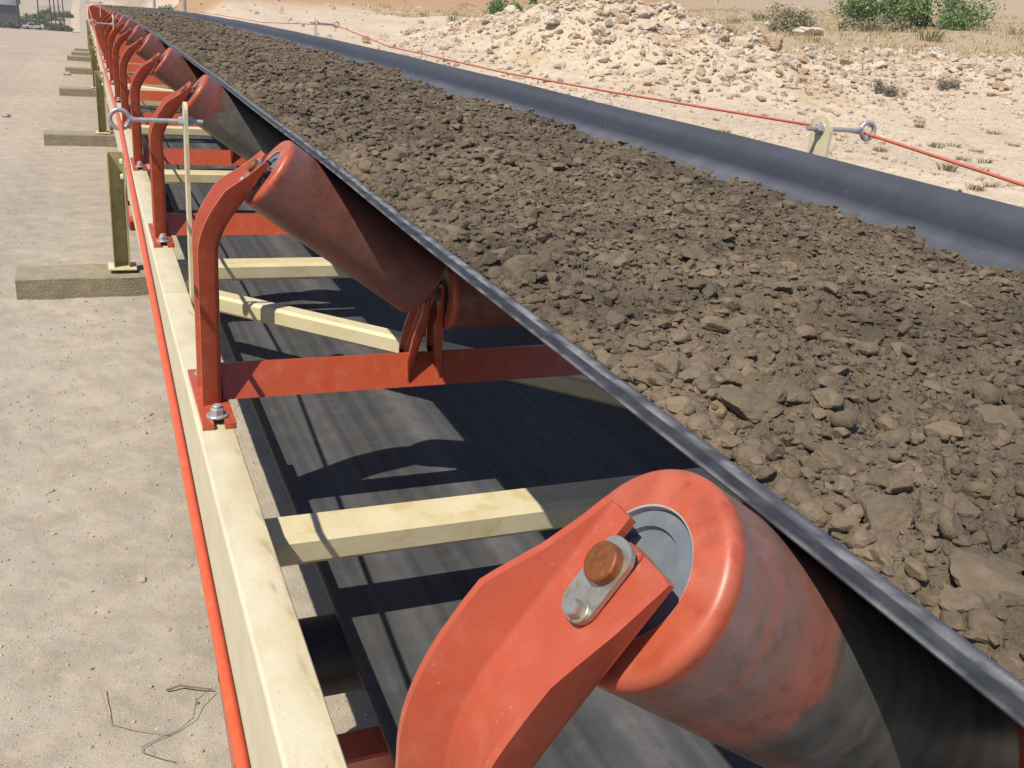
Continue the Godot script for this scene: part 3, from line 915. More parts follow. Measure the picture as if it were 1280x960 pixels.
	var names := ["nearest", "second", "third", "fourth", "fifth", "sixth", "seventh", "eighth", "ninth", "tenth"]
	var spin := RandomNumberGenerator.new()
	spin.seed = 77
	for k in 33:
		var s := SC + (k - 1) * PITCH
		var d: Node3D = proto.duplicate()
		put(self, d, "idler_set")
		d.transform = at_s(s)
		var ro: MeshInstance3D = d.get_node("roller")
		var kind: int = [0, 1, 2, 3, 1, 3][k % 6] if k != 0 else 0
		if k > 3 and kind == 0: kind = 3
		if k > 8: kind = 4
		ro.mesh = shells[kind]
		ro.transform = ro.transform * Transform3D(Basis(Vector3(AX.x, AX.y, 0), spin.randf() * TAU if k else 0.4), Vector3.ZERO)
		var lab := ""
		if k == 0: lab = "nearest orange-red idler frame, rusty round shaft cap on its bracket and half grey roller"
		elif k == 1: lab = "second orange-red idler frame from the near end, dusty red roller above its full-width base bar"
		elif k == 2: lab = "third idler frame, just beyond the first eyebolt plate, with a worn grey roller"
		elif k < 10: lab = "%s orange-red idler frame from the near end of the conveyor" % names[k]
		else: lab = "one of the tiny orange-red idler frames at the far end of the conveyor"
		tag(d, lab, "conveyor idler", "idler frames along the conveyor")
	proto.free()

func build_return_idlers():
	for k in 8:
		var s := 1.27 + 3.66 * k
		var r := thing("return_idler", ["nearest black return roller hanging under the frame in its red hangers", "second black return roller under the frame, beyond the first idler frames"][k] if k < 2 else "black return roller under the far part of the conveyor frame", "return roller", "return rollers under the belt")
		r.transform = at_s(s)
		var st := begin()
		lathe(st, Vector3(0.075, -0.3235, 0), Vector3(1, 0, 0), [[0.0001, 0.0, 1], [0.056, 0.0, 2], [0.0615, 0.003, 3], [0.0635, 0.008, 3], [0.0635, 1.074, 3], [0.0615, 1.079, 3], [0.056, 1.082, 2], [0.0001, 1.082, 2]], 40)
		lathe(st, Vector3(0.0, -0.3235, 0), Vector3(1, 0, 0), [[0.0001, 0.0, 1], [0.012, 0.0, 2], [0.012, 1.232, 2], [0.0001, 1.232, 1]], 16)
		part(r, "roller", done(st), M.black)
		st = begin()
		bx(st, Transform3D(Basis(Vector3.RIGHT, 0.3), Vector3(0.616, -0.385, 0.165)), Vector3(1.22, 0.055, 0.05), 0.004)
		part(r, "cross_bar", done(st), M.red)
		for side in 2:
			st = begin()
			var x := 0.006 if side == 0 else 1.226
			plate(st, Transform3D(Basis(Vector3(0, 0, 1), Vector3.UP, Vector3(1, 0, 0)), Vector3(x, 0, 0)), PackedVector2Array([Vector2(-0.03, -0.36), Vector2(0.16, -0.41), Vector2(0.16, -0.36), Vector2(0.05, -0.31), Vector2(0.055, -0.25), Vector2(0.055, -0.2045), Vector2(-0.055, -0.2045), Vector2(-0.055, -0.25)]), 0.0065)
			var hg := part(r, "hanger", done(st), M.red)
			for z in [-0.03, 0.03]:
				st = begin()
				hexagon(st, Vector3(x + (-0.0035 if side == 0 else 0.0035), -0.23, z), Vector3(-1 if side == 0 else 1, 0, 0), 0.011, 0.009)
				part(hg, "hanger_bolt", done(st), M.galv)

# ------------------------------------------------------------------ sleepers
func build_sleepers():
	var words := ["nearest", "second", "third", "fourth", "fifth", "sixth", "seventh", "eighth"]
	for k in leg_s.size():
		var s: float = leg_s[k]
		var rng := RandomNumberGenerator.new()
		rng.seed = 900 + k
		var st := begin()
		# a rough sawn timber: lengthwise slices whose corners wander
		var prev := []
		var nn := 36
		var x0 := -0.50 + rng.randf_range(-0.015, 0.03); var x1 := 1.74
		var wn := nz(910 + k, 4.0, 3)
		for i in nn + 1:
			var x := lerpf(x0, x1, float(i) / nn)
			var gy := lerpf(ground_y(-0.3, s), ground_y(1.5, s), float(i) / nn)
			var q := []
			for c in [[-0.105, -0.10], [-0.105, 0.090], [-0.097, 0.101], [0.097, 0.101], [0.105, 0.090], [0.105, -0.10]]:
				q.append(Vector3(x, gy + c[1] + 0.006 * wn.get_noise_2d(x * 2.0, c[0] * 30.0), -(s + c[0] + 0.005 * wn.get_noise_2d(x * 2.0 + 30.0, c[1] * 30.0))))
			if prev:
				st.set_smooth_group(-1)
				for j in 5: face(st, [prev[j], prev[j + 1], q[j + 1], q[j]], (prev[j] + prev[j + 1]) * 0.5 - Vector3(x, gy, -s))
			if i == 0 or i == nn: face(st, q.duplicate(), Vector3(-1 if i == 0 else 1, 0, 0))
			prev = q
		var o := part(self, "timber_sleeper", done(st), M.timber)
		tag(o, ("%s weathered timber sleeper under the conveyor legs, its end out on the dirt" % words[k]) if k < 8 else "small far weathered timber sleeper under the conveyor legs", "timber sleeper", "timber sleepers under the conveyor")

# ------------------------------------------------------------------ pull cords and their eyebolts
func eyebolt(parent: Node3D, x_plate: float, x_eye: float, y: float, rr: float):
	# ring in the x-y plane, shank running across to the plate, nuts on both faces
	var g := signf(x_eye - x_plate)
	var st := begin()
	var pts := []
	pts.append(Vector3(x_plate - g * 0.036, y, 0))
	pts.append(Vector3(x_eye - g * 0.042, y, 0))
	pts.append(Vector3(x_eye - g * 0.027, y, 0))
	for i in 23:
		var a := PI * 0.90 - TAU * 0.95 * i / 22.0
		pts.append(Vector3(x_eye + g * cos(a) * rr, y + rr * sin(a), 0.004 * (i / 22.0) - 0.001))
	tube(st, pts, 0.0048, 10)
	var eb := part(parent, "eyebolt", done(st), M.galv)
	st = begin()
	for d in [g * 0.0035, -g * 0.0035]:
		disc(st, Vector3(x_plate + d, y, 0), Vector3(signf(d), 0, 0), 0.0125, 0.002, 18)
		hexagon(st, Vector3(x_plate + d * 1.6, y, 0), Vector3(signf(d), 0, 0), 0.0098, 0.009, 0.2)
	part(eb, "nut", done(st), M.galv)
func cord_plate(s: float, left: bool, top: float, x_eye: float, y_eye: float, label: String):
	var o := thing("cord_bracket", label, "cord bracket", "eyebolt brackets of the pull cords")
	o.transform = at_s(s)
	var x := 0.0615 if left else 1.1705
	var st := begin()
	var hw := 0.0215 if left else 0.027
	var poly := PackedVector2Array([Vector2(-hw, -0.16), Vector2(hw, -0.16), Vector2(hw, top - hw)])
	for i in range(1, 9):
		var a := PI * i / 9.0
		poly.append(Vector2(hw * cos(a), top - hw + hw * sin(a)))
	poly.append(Vector2(-hw, top - hw))
	plate(st, Transform3D(Basis(Vector3(0, 0, -1), Vector3.UP, Vector3(1, 0, 0)), Vector3(x, 0, 0)), poly, 0.0075)
	part(o, "plate", done(st), M.cream)
	eyebolt(o, x, x_eye, y_eye, 0.0190 if left else 0.0160)
func cord(pts: Array, r: float, label: String, mtl: Material):
	var st := begin()
	var fine := []
	for i in pts.size() - 1:
		var n := maxi(2, int((pts[i + 1][2] - pts[i][2]) / 0.12))
		for k in n:
			var t := float(k) / n
			var s := lerpf(pts[i][2], pts[i + 1][2], t)
			fine.append(P(lerpf(pts[i][0], pts[i + 1][0], t), lerpf(pts[i][1], pts[i + 1][1], t), s))
	fine.append(P(pts[-1][0], pts[-1][1], pts[-1][2]))
	tube(st, fine, r, 8)
	var o := part(self, "pull_cord", done(st), mtl)
	tag(o, label, "pull cord")
func build_cords():
	cord_plate(2.222, true, 0.432, -0.070, 0.391, "near left cream eyebolt plate standing between the second and third idler frames")
	cord_plate(7.75, true, 0.46, -0.070, 0.40, "second cream eyebolt plate on the left channel, half way along the conveyor")
	cord_plate(13.6, true, 0.62, -0.075, 0.50, "small far cream eyebolt plate at the left end of the conveyor")
	cord_plate(1.518, false, 0.534, 1.282, 0.509, "near right cream eyebolt plate rising behind the belt's far edge")
	cord_plate(6.2, false, 0.575, 1.295, 0.535, "small far eyebolt plate rising behind the belt's right edge")
	cord([[-0.062, 0.215, -2.4], [-0.0655, 0.232, 0.45], [-0.0700, 0.384, 2.222], [-0.068, 0.345, 5.0], [-0.070, 0.393, 7.75], [-0.072, 0.44, 11.0], [-0.075, 0.49, 13.6], [-0.075, 0.46, 30.0]], 0.0046, "orange-red pull cord running along the left side of the frame through the eyebolts", M.cord)
	cord([[1.28, 0.40, -2.4], [1.28, 0.452, 0.9], [1.281, 0.474, 1.137], [1.282, 0.503, 1.518], [1.281, 0.495, 1.8], [1.28, 0.489, 2.05], [1.28, 0.476, 2.6], [1.28, 0.464, 3.4], [1.285, 0.470, 5.0], [1.295, 0.530, 6.2], [1.29, 0.47, 9.0], [1.29, 0.48, 14.0]], 0.0030, "orange-red pull cord running beyond the belt's right edge through the eyebolts", M.cord_faded)

# ------------------------------------------------------------------ rocks
var ico_v: PackedVector3Array
var ico_f: PackedInt32Array
func ico(level: int):
	var t := (1.0 + sqrt(5.0)) / 2.0
	var v := [Vector3(-1, t, 0), Vector3(1, t, 0), Vector3(-1, -t, 0), Vector3(1, -t, 0), Vector3(0, -1, t), Vector3(0, 1, t), Vector3(0, -1, -t), Vector3(0, 1, -t), Vector3(t, 0, -1), Vector3(t, 0, 1), Vector3(-t, 0, -1), Vector3(-t, 0, 1)]
	for i in v.size(): v[i] = v[i].normalized()
	var f := [0, 11, 5, 0, 5, 1, 0, 1, 7, 0, 7, 10, 0, 10, 11, 1, 5, 9, 5, 11, 4, 11, 10, 2, 10, 7, 6, 7, 1, 8, 3, 9, 4, 3, 4, 2, 3, 2, 6, 3, 6, 8, 3, 8, 9, 4, 9, 5, 2, 4, 11, 6, 2, 10, 8, 6, 7, 9, 8, 1]
	for l in level:
		var mid := {}
		var g := []
		for i in range(0, f.size(), 3):
			var m := []
			for k in 3:
				var a: int = f[i + k]; var b: int = f[i + (k + 1) % 3]
				var key := mini(a, b) * 100000 + maxi(a, b)
				if not mid.has(key):
					mid[key] = v.size()
					v.append(((v[a] + v[b]) * 0.5).normalized())
				m.append(mid[key])
			g.append_array([f[i], m[0], m[2], f[i + 1], m[1], m[0], f[i + 2], m[2], m[1], m[0], m[1], m[2]])
		f = g
	ico_v = PackedVector3Array(v)
	ico_f = PackedInt32Array(f)
# a broken lump: a ball cut by random planes, then roughened; about 1 across
func rock_mesh(sd: int, level: int, cuts: int, rough: float, col: Color, vary := 0.12, smooth := false) -> ArrayMesh:
	ico(level)
	var rng := RandomNumberGenerator.new()
	rng.seed = sd
	var pl := []
	for i in cuts:
		pl.append([Vector3(rng.randfn(), rng.randfn(), rng.randfn()).normalized(), rng.randf_range(0.22, 0.46)])
	var stretch := Vector3(rng.randf_range(0.85, 1.2), rng.randf_range(0.62, 0.95), rng.randf_range(0.8, 1.1))
	var n := nz(sd, 1.7, 3)
	var n2 := nz(sd + 1, 1.0, 2)
	var v := PackedVector3Array()
	var c := PackedColorArray()
	for d in ico_v:
		var r := 0.56
		for q in pl:
			var k: float = q[0].dot(d)
			if k > 0.05: r = minf(r, q[1] / k)
		r *= 1.0 + rough * n.get_noise_3dv(d * 1.4) + 0.05 * n.get_noise_3dv(d * 5.0)
		v.append(d * r * stretch)
		var t := 1.0 + vary * n2.get_noise_3dv(d * 1.8) * 2.0
		c.append(Color(col.r * t, col.g * t, col.b * t))
	var st := begin()
	st.set_smooth_group(1 if smooth else -1)
	for i in range(0, ico_f.size(), 3):
		for k in [0, 2, 1]:
			st.set_color(c[ico_f[i + k]])
			st.add_vertex(v[ico_f[i + k]])
	st.generate_normals()
	return st.commit()
func scatter(n: String, label: String, cat: String, meshes: Array, mtl: Material, xf: Array):
	# xf[i] = list of [Transform3D, Color] for mesh i; all join one object
	var root := Node3D.new()
	put(self, root, n)
	tag(root, label, cat, "", "stuff")
	for i in meshes.size():
		if xf[i].is_empty(): continue
		var mm := MultiMesh.new()
		mm.transform_format = MultiMesh.TRANSFORM_3D
		mm.use_colors = true
		mm.mesh = meshes[i]
		mm.instance_count = xf[i].size()
		for k in xf[i].size():
			mm.set_instance_transform(k, xf[i][k][0])
			mm.set_instance_color(k, xf[i][k][1])
		var o := MultiMeshInstance3D.new()
		o.multimesh = mm
		o.material_override = mtl
		put(root, o, "pieces")
		o.set_meta("kind", "stuff")
func rot(rng: RandomNumberGenerator) -> Basis:
	return Basis(Vector3(rng.randfn(), rng.randfn(), rng.randfn()).normalized(), rng.randf() * TAU)

# ------------------------------------------------------------------ the load of ore
var o_big := nz(501, 1.1, 3)
var o_edge := nz(502, 2.2, 4)
var o_cell: FastNoiseLite
var o_cell2: FastNoiseLite
var o_fine := nz(505, 70.0, 4)
var o_mid := nz(507, 16.0, 3)
func ore_base(x: float, s: float) -> float:
	# the heap's smooth shape: from the near edge of the belt over a low crown, thinning out where the far wing rises through it
	var left := 0.218 + 0.004 * o_edge.get_noise_2d(s * 3.0, 40.0)
	var t := clampf((x - left) / (0.985 - left), -0.2, 1.2)
	var y := lerpf(0.432, 0.408, t) + 0.022 * (1.0 - pow(absf(2.0 * clampf(t, 0.0, 1.0) - 1.0), 2.0))
	y += 0.013 * o_big.get_noise_2d(x * 1.6, s * 1.2) * smoothstep(0.0, 0.15, t)
	y += 0.016 * smoothstep(0.75, 1.0, t) * (o_edge.get_noise_2d(s, 3.0) + o_edge.get_noise_2d(s * 3.0, 9.0))
	if t < 0.02: y -= (0.02 - t) * 0.6
	return y
func belt_top(x: float) -> float:
	var d := absf(x - 0.616)
	return 0.255 if d < 0.16 else 0.255 + (d - 0.16) * 0.7097
func ore_y(x: float, s: float) -> float:
	var c := o_cell.get_noise_2d(x, s)
	var c2 := o_cell2.get_noise_2d(x, s)
	return maxf(belt_top(x) - 0.006, ore_base(x, s) - 0.010 - 0.007 * c - 0.0045 * c2 + 0.0070 * o_fine.get_noise_2d(x, s) + 0.009 * o_mid.get_noise_2d(x, s))
func ore_tint(rng: RandomNumberGenerator) -> Color:
	var k := rng.randf_range(0.76, 1.20)
	return Color(0.158 * k, 0.123 * k * rng.randf_range(0.98, 1.02), 0.080 * k * rng.randf_range(0.92, 1.08))
func build_ore():
	o_cell = nz(503, 18.0, 1, FastNoiseLite.TYPE_CELLULAR)
	o_cell.fractal_type = FastNoiseLite.FRACTAL_NONE
	o_cell2 = nz(504, 48.0, 1, FastNoiseLite.TYPE_CELLULAR)
	o_cell2.fractal_type = FastNoiseLite.FRACTAL_NONE
	var tone := nz(506, 5.0, 3)
	var tone2 := nz(508, 1.3, 2)
	var hf := func(x, s): return P(x, ore_y(x, s), s)
	var cf := func(x, s):
		var k: float = 0.94 + 0.5 * tone.get_noise_2d(x, s) + 0.35 * tone2.get_noise_2d(x, s)
		return Color(0.138 * k, 0.110 * k, 0.074 * k)
	var heap := Node3D.new()
	put(self, heap, "ore_bed")
	tag(heap, "fine brown-grey crushed ore heaped along the belt under the bigger lumps", "ore", "", "stuff")
	for q in [[-1.0, 0.1, 0.02, 0.012], [0.1, 0.95, 0.0034, 0.0034], [0.95, 2.0, 0.005, 0.005], [2.0, 4.0, 0.008, 0.010], [4.0, 11.0, 0.02, 0.03], [11.0, 42.0, 0.035, 0.1]]:
		var o := part(heap, "fines", grid_mesh(steps([0.214, q[2], 1.04]), steps([q[0], q[3], q[1]]), hf, cf), M.ore_bed)
		o.set_meta("kind", "stuff")
	# lumps
	var white := Color(1, 1, 1)
	var lumps := []
	for i in 12: lumps.append(rock_mesh(600 + i, 3, 8, 0.05, white, 0.10))
	var chips := []
	for i in 10: chips.append(rock_mesh(640 + i, 1, 6, 0.22, white, 0.08))
	var rng := RandomNumberGenerator.new()
	rng.seed = 4242
	var xf := []
	for i in chips.size() + 6: xf.append([])
	var meshes := chips.duplicate()
	for i in 6: meshes.append(rock_mesh(680 + i, 2, 7, 0.05, white, 0.10))
	for q in [[0.1, 1.3, 36000, 0.0024, 0.0105], [0.1, 1.6, 3000, 0.009, 0.023], [1.3, 3.2, 26000, 0.0045, 0.014], [1.3, 4.5, 7000, 0.011, 0.027], [3.2, 9.0, 20000, 0.009, 0.026], [9.0, 40.0, 9000, 0.02, 0.046]]:
		for i in q[2]:
			var s := rng.randf_range(q[0], q[1])
			# coarse pieces roll to the near side
			var x := 0.222 + 0.80 * (rng.randf() if q[4] < 0.014 or q[0] > 3.0 else pow(rng.randf(), 2.3))
			var d: float = lerpf(q[3], q[4], pow(rng.randf(), 2.0 if q[4] > 0.014 else 2.6))
			if ore_base(x, s) < belt_top(x) + 0.002 - d * 0.2 * rng.randf(): continue
			var cy := ore_y(x, s) + d * rng.randf_range(-0.26, 0.26)
			if x < 0.30: cy = maxf(cy, belt_top(x) + d * 0.28)
			if x < 0.222 + d * 0.5: x = 0.222 + d * 0.5
			var b := rot(rng).scaled(Vector3(d, d * 0.72, d))
			var k := rng.randi() % chips.size() if d < 0.009 else chips.size() + rng.randi() % 6
			xf[k].append([Transform3D(b, P(x, cy, s)), ore_tint(rng) * (1.0 + 0.5 * tone.get_noise_2d(x, s) + 0.35 * tone2.get_noise_2d(x, s))])
	# a sprinkling that has strayed over the bare belt on the right
	for i in 240:
		var s := pow(rng.randf(), 1.5) * 6.0 + 0.7
		var x := 0.985 + 0.095 * pow(rng.randf(), 1.8)
		var d := lerpf(0.0022, 0.009, pow(rng.randf(), 3.0))
		xf[rng.randi() % chips.size()].append([Transform3D(rot(rng).scaled(Vector3.ONE * d), P(x, 0.252 + 0.0155 + (x - 0.796) * 0.718 + d * 0.2, s)), ore_tint(rng)])
	scatter("ore_chips", "small loose chips of brown ore lying all over the load", "ore", meshes, M.ore, xf)
	# single lumps that can be picked out: first the ones that stand out
	var big := [
		[0.256, 0.335, 0.044, Vector3(1.25, 0.5, 0.85), 0.5, "flat oval lump of ore near the belt edge, low on the right of the picture"],
		[0.284, 0.360, 0.028, Vector3(1.0, 0.9, 1.0), 1.0, "blocky angular lump of ore just behind the flat oval one"],
		[0.262, 0.264, 0.039, Vector3(1.1, 0.75, 1.0), 2.0, "big rounded lump of ore in the load's lower right corner"],
		[0.277, 0.488, 0.048, Vector3(1.2, 0.7, 1.0), 0.3, "broad blocky lump of ore behind the nearest roller"],
		[0.245, 0.552, 0.032, Vector3(0.9, 0.8, 1.2), 1.3, "pale blocky lump of ore close above the belt edge between the two near rollers"],
		[0.254, 0.890, 0.046, Vector3(1.1, 0.85, 0.95), 0.1, "large cracked lump of ore by the belt edge beside the second roller"],
		[0.266, 0.524, 0.030, Vector3(0.8, 0.9, 1.2), 2.2, "upright angular lump of ore leaning beside the pale blocky one"],
		[0.234, 0.426, 0.022, Vector3(1.1, 0.8, 0.9), 0.9, "rounded lump of ore resting against the belt edge above the nearest roller"],
		[0.312, 0.492, 0.040, Vector3(1.4, 0.6, 1.0), 0.4, "flat slab of ore tilted over a dark hollow in the load"],
		[0.272, 0.402, 0.036, Vector3(1.2, 0.7, 0.9), 1.8, "tilted lump of ore beside the deepest dark hollow in the load"]]
	for i in big.size():
		var q = big[i]
		var o := part(self, "ore_lump", lumps[i % lumps.size()], tint_mat("ore", Color(0.166, 0.131, 0.087)))
		o.transform = Transform3D(Basis(Vector3(0.2, 1, 0.1).normalized(), q[4]) * Basis.from_scale(q[3] * q[2]), P(q[0], ore_base(q[0], q[1]) - 0.003, q[1]))
		tag(o, q[5], "ore lump", "lumps of ore in the load")
	var tints := []
	for i in 6:
		var k := 0.86 + 0.06 * i
		tints.append(tint_mat("ore", Color(0.160 * k, 0.125 * k, (0.081 + 0.004 * (i % 3)) * k)))
	for i in 270:
		var t := pow(rng.randf(), 1.25)
		var s := 0.16 + 2.5 * t
		var x := 0.230 + 0.74 * pow(rng.randf(), 2.5)
		var d := lerpf(0.018, 0.044, pow(rng.randf(), 1.4)) * (1.0 if x < 0.42 else 0.8)
		x = maxf(x, 0.224 + d * 0.55)
		var skip := false
		for q in big:
			if Vector2(x - q[0], s - q[1]).length() < 0.03: skip = true
		if skip: continue
		var o := part(self, "ore_lump", lumps[rng.randi() % lumps.size()], tints[rng.randi() % 6])
		o.transform = Transform3D(rot(rng).scaled(Vector3(d, d * 0.72, d)), P(x, maxf(ore_base(x, s) - 0.006 + d * rng.randf_range(-0.16, 0.14), belt_top(x) + d * 0.3), s))
		var across := "by the near belt edge" if x < 0.33 else ("left of the load's middle" if x < 0.56 else "in the far half of the load")
		var down := "beside the nearest roller" if s < 0.55 else ("between the two near rollers" if s < 1.35 else ("beside the second roller" if s < 1.85 else "beyond the second roller"))
		tag(o, "angular lump of ore %s, %s" % [across, down], "ore lump", "lumps of ore in the load")
func tint_mat(key: String, lin: Color) -> StandardMaterial3D:
	var k2 := key + lin.to_html()
	if not M.has(k2):
		var m: StandardMaterial3D = M[key].duplicate()
		var c := lin.linear_to_srgb()
		m.albedo_color = Color(c.r, c.g, c.b)
		M[k2] = m
	return M[k2]

# ------------------------------------------------------------------ the left yard
func build_yard_things():
	var rng := RandomNumberGenerator.new()
	rng.seed = 99
	var meshes := []
	for i in 10: meshes.append(rock_mesh(700 + i, 1, 8, 0.2, Color(1, 1, 1), 0.08))
	var xf := []
	for i in 10: xf.append([])
	for q in [[1.0, 3.2, -0.8, 0.75, 12000, 0.0018, 0.006], [1.0, 3.4, -0.8, 0.75, 260, 0.006, 0.014], [1.0, 5.0, -1.0, 0.75, 4200, 0.004, 0.011], [3.0, 8.0, -1.8, 0.75, 6000, 0.003, 0.011], [3.0, 9.0, -2.0, 0.6, 200, 0.008, 0.020], [8.0, 24.0, -5.0, 0.6, 2500, 0.006, 0.022]]:
		for i in q[4]:
			var s := rng.randf_range(q[0], q[1]); var x := rng.randf_range(q[2], q[3])
			var d := lerpf(q[5], q[6], pow(rng.randf(), 3.0))
			var k := rng.randf_range(0.86, 1.25)
			xf[rng.randi() % 10].append([Transform3D(rot(rng).scaled(Vector3.ONE * d), Vector3(x, ground_y(x, s) + d * rng.randf_range(-0.28, 0.12), -s)), Color(0.46 * k, 0.415 * k, 0.33 * k)])
	scatter("gravel", "fine pebbles and grit strewn over the dirt yard at the left", "gravel", meshes, M.pebble, xf)
	var stone := rock_mesh(730, 2, 9, 0.2, Color(0.44, 0.385, 0.30), 0.08)
	for q in [[-0.93, 11.34, 0.09, "lone grey stone on the dirt far out at the left edge"], [-0.085, 2.10, 0.022, "small pale pebble on the dirt left of the orange cord"], [-0.30, 2.62, 0.030, "pale stone half sunk in the dirt at mid left"], [-0.02, 3.1, 0.026, "pale pebble on the dirt close to the near sleeper"], [-0.45, 18.0, 0.16, "small pale rock on the yard beyond the sleepers"]]:
		var o := part(self, "stone", stone, M.stone)
		o.transform = Transform3D(Basis(Vector3.UP, q[1]) * Basis.from_scale(Vector3(1.1, 0.8, 1.0) * q[2]), Vector3(q[0], ground_y(q[0], q[1]) + q[2] * 0.14, -q[1]))
		tag(o, q[3], "stone")
	# dead twig and dry stalks near the foot of the frame
	var tm := StandardMaterial3D.new()
	tm.albedo_color = Color(0.46, 0.40, 0.32); tm.roughness = 0.9
	var sm := StandardMaterial3D.new()
	sm.albedo_color = Color(0.60, 0.54, 0.42); sm.roughness = 0.9
	var g := func(x, s, up): return Vector3(x, ground_y(x, s) + up, -s)
	var st := begin()
	tube(st, [g.call(-0.062, 1.668, 0.006), g.call(-0.035, 1.668, 0.011), g.call(-0.012, 1.655, 0.012), g.call(0.025, 1.64, 0.008)], 0.0024, 7, 0.6)
	tag(part(self, "twig", done(st), tm), "thin dark twig lying on the dirt beside the orange cord", "twig")
	st = begin()
	tube(st, [g.call(-0.185, 1.70, 0.02), g.call(-0.175, 1.65, 0.014), g.call(-0.168, 1.60, 0.006), g.call(-0.13, 1.57, 0.006), g.call(-0.09, 1.545, 0.012), g.call(-0.065, 1.535, 0.01)], 0.0010, 6, 0.7)
	tag(part(self, "dry_stalk", done(st), sm), "long bent straw-coloured stalk on the dirt at lower left", "dry stalk")
	st = begin()
	tube(st, [g.call(0.02, 1.63, 0.02), g.call(-0.01, 1.60, 0.022), g.call(-0.02, 1.565, 0.01), g.call(-0.05, 1.545, 0.006), g.call(-0.09, 1.53, 0.006), g.call(-0.115, 1.515, 0.006), g.call(-0.115, 1.50, 0.006), g.call(-0.08, 1.475, 0.006), g.call(-0.06, 1.46, 0.004)], 0.0010, 6, 0.8)
	tag(part(self, "dry_stalk", done(st), tm), "curled dark stalk on the dirt near the bottom edge by the cord", "dry stalk")

# ------------------------------------------------------------------ plants
func blades(sd: int, count: int, hgt: float, spread: float, lean: float, w: float, a: Color, b: Color) -> ArrayMesh:
	# a tuft: thin tapering blades fanning out of one root
	var rng := RandomNumberGenerator.new()
	rng.seed = sd
	var st := begin()
	st.set_smooth_group(-1)
	for i in count:
		var an := rng.randf() * TAU
		var r := spread * sqrt(rng.randf()) * 0.45
		var root := Vector3(cos(an) * r, -0.01, sin(an) * r)
		var dir := Vector3(cos(an + rng.randf_range(-0.6, 0.6)), 0, sin(an + rng.randf_range(-0.6, 0.6)))
		var h := hgt * rng.randf_range(0.45, 1.0)
		var mid := root + dir * lean * h * 0.35 + Vector3.UP * h * 0.6
		var tip := root + dir * lean * h + Vector3.UP * h * rng.randf_range(0.75, 1.0)
		var side := dir.cross(Vector3.UP).rotated(Vector3.UP, rng.randf_range(-0.8, 0.8)) * w
		st.set_color(a.lerp(b, rng.randf()))
		quad(st, root - side, root + side, mid + side * 0.7, mid - side * 0.7)
		tri(st, mid - side * 0.7, mid + side * 0.7, tip)
	st.generate_normals()
	return st.commit()
func bush_mesh(sd: int, leaves: int, size: Vector3, leaf: float, a: Color, b: Color) -> ArrayMesh:
	# leaf-sized faces gathered in clumps spread through the crown
	var rng := RandomNumberGenerator.new()
	rng.seed = sd
	var st := begin()
	st.set_smooth_group(-1)
	var clumps := []
	for i in 16:
		var d := Vector3(rng.randfn(), absf(rng.randfn()) * 0.9 + 0.15, rng.randfn()).normalized() * rng.randf_range(0.45, 1.0)
		clumps.append([Vector3(d.x * size.x, d.y * size.y, d.z * size.z), rng.randf_range(0.22, 0.42), rng.randf_range(0.7, 1.2)])
	for i in leaves:
		var c = clumps[rng.randi() % clumps.size()]
		var p: Vector3 = c[0] + Vector3(rng.randfn(), rng.randfn(), rng.randfn()) * 0.42 * c[1] * size.y
		if p.y < 0.02: p.y = absf(p.y) * 0.5
		var n := Vector3(rng.randfn(), rng.randfn() + 0.6, rng.randfn()).normalized()
		var u := n.cross(Vector3(rng.randfn(), rng.randfn(), rng.randfn())).normalized() * leaf * rng.randf_range(0.6, 1.3)
		var v := n.cross(u) * 0.5
		var col := a.lerp(b, rng.randf())
		var k: float = c[2]
		st.set_color(Color(col.r * k, col.g * k, col.b * k))
		quad(st, p - u, p - v, p + u, p + v)
	st.generate_normals()
	return st.commit()
func stems_mesh(sd: int, size: Vector3) -> ArrayMesh:
	var rng := RandomNumberGenerator.new()
	rng.seed = sd
	var st := begin()
	for i in 7:
		var an := rng.randf() * TAU
		var d := Vector3(cos(an) * size.x * 0.5, size.y * 0.3, sin(an) * size.z * 0.5)
		tube(st, [Vector3(cos(an), 0, sin(an)) * 0.05 - Vector3(0, 0.05, 0), d * 0.5 + Vector3(0, 0.05, 0), d], size.y * 0.014, 5, 0.4)
	return done(st)
func bush(n: String, label: String, x: float, s: float, sd: int, leaves: int, size: Vector3, leaf: float, a: Color, b: Color, group: String):
	var o := thing(n, label, "bush", group)
	o.position = Vector3(x, ground_y(x, s) - 0.03, -s)
	part(o, "crown", bush_mesh(sd, leaves, size, leaf, a, b), M.leaf)
	part(o, "stem", stems_mesh(sd, size), M.wood_pole)
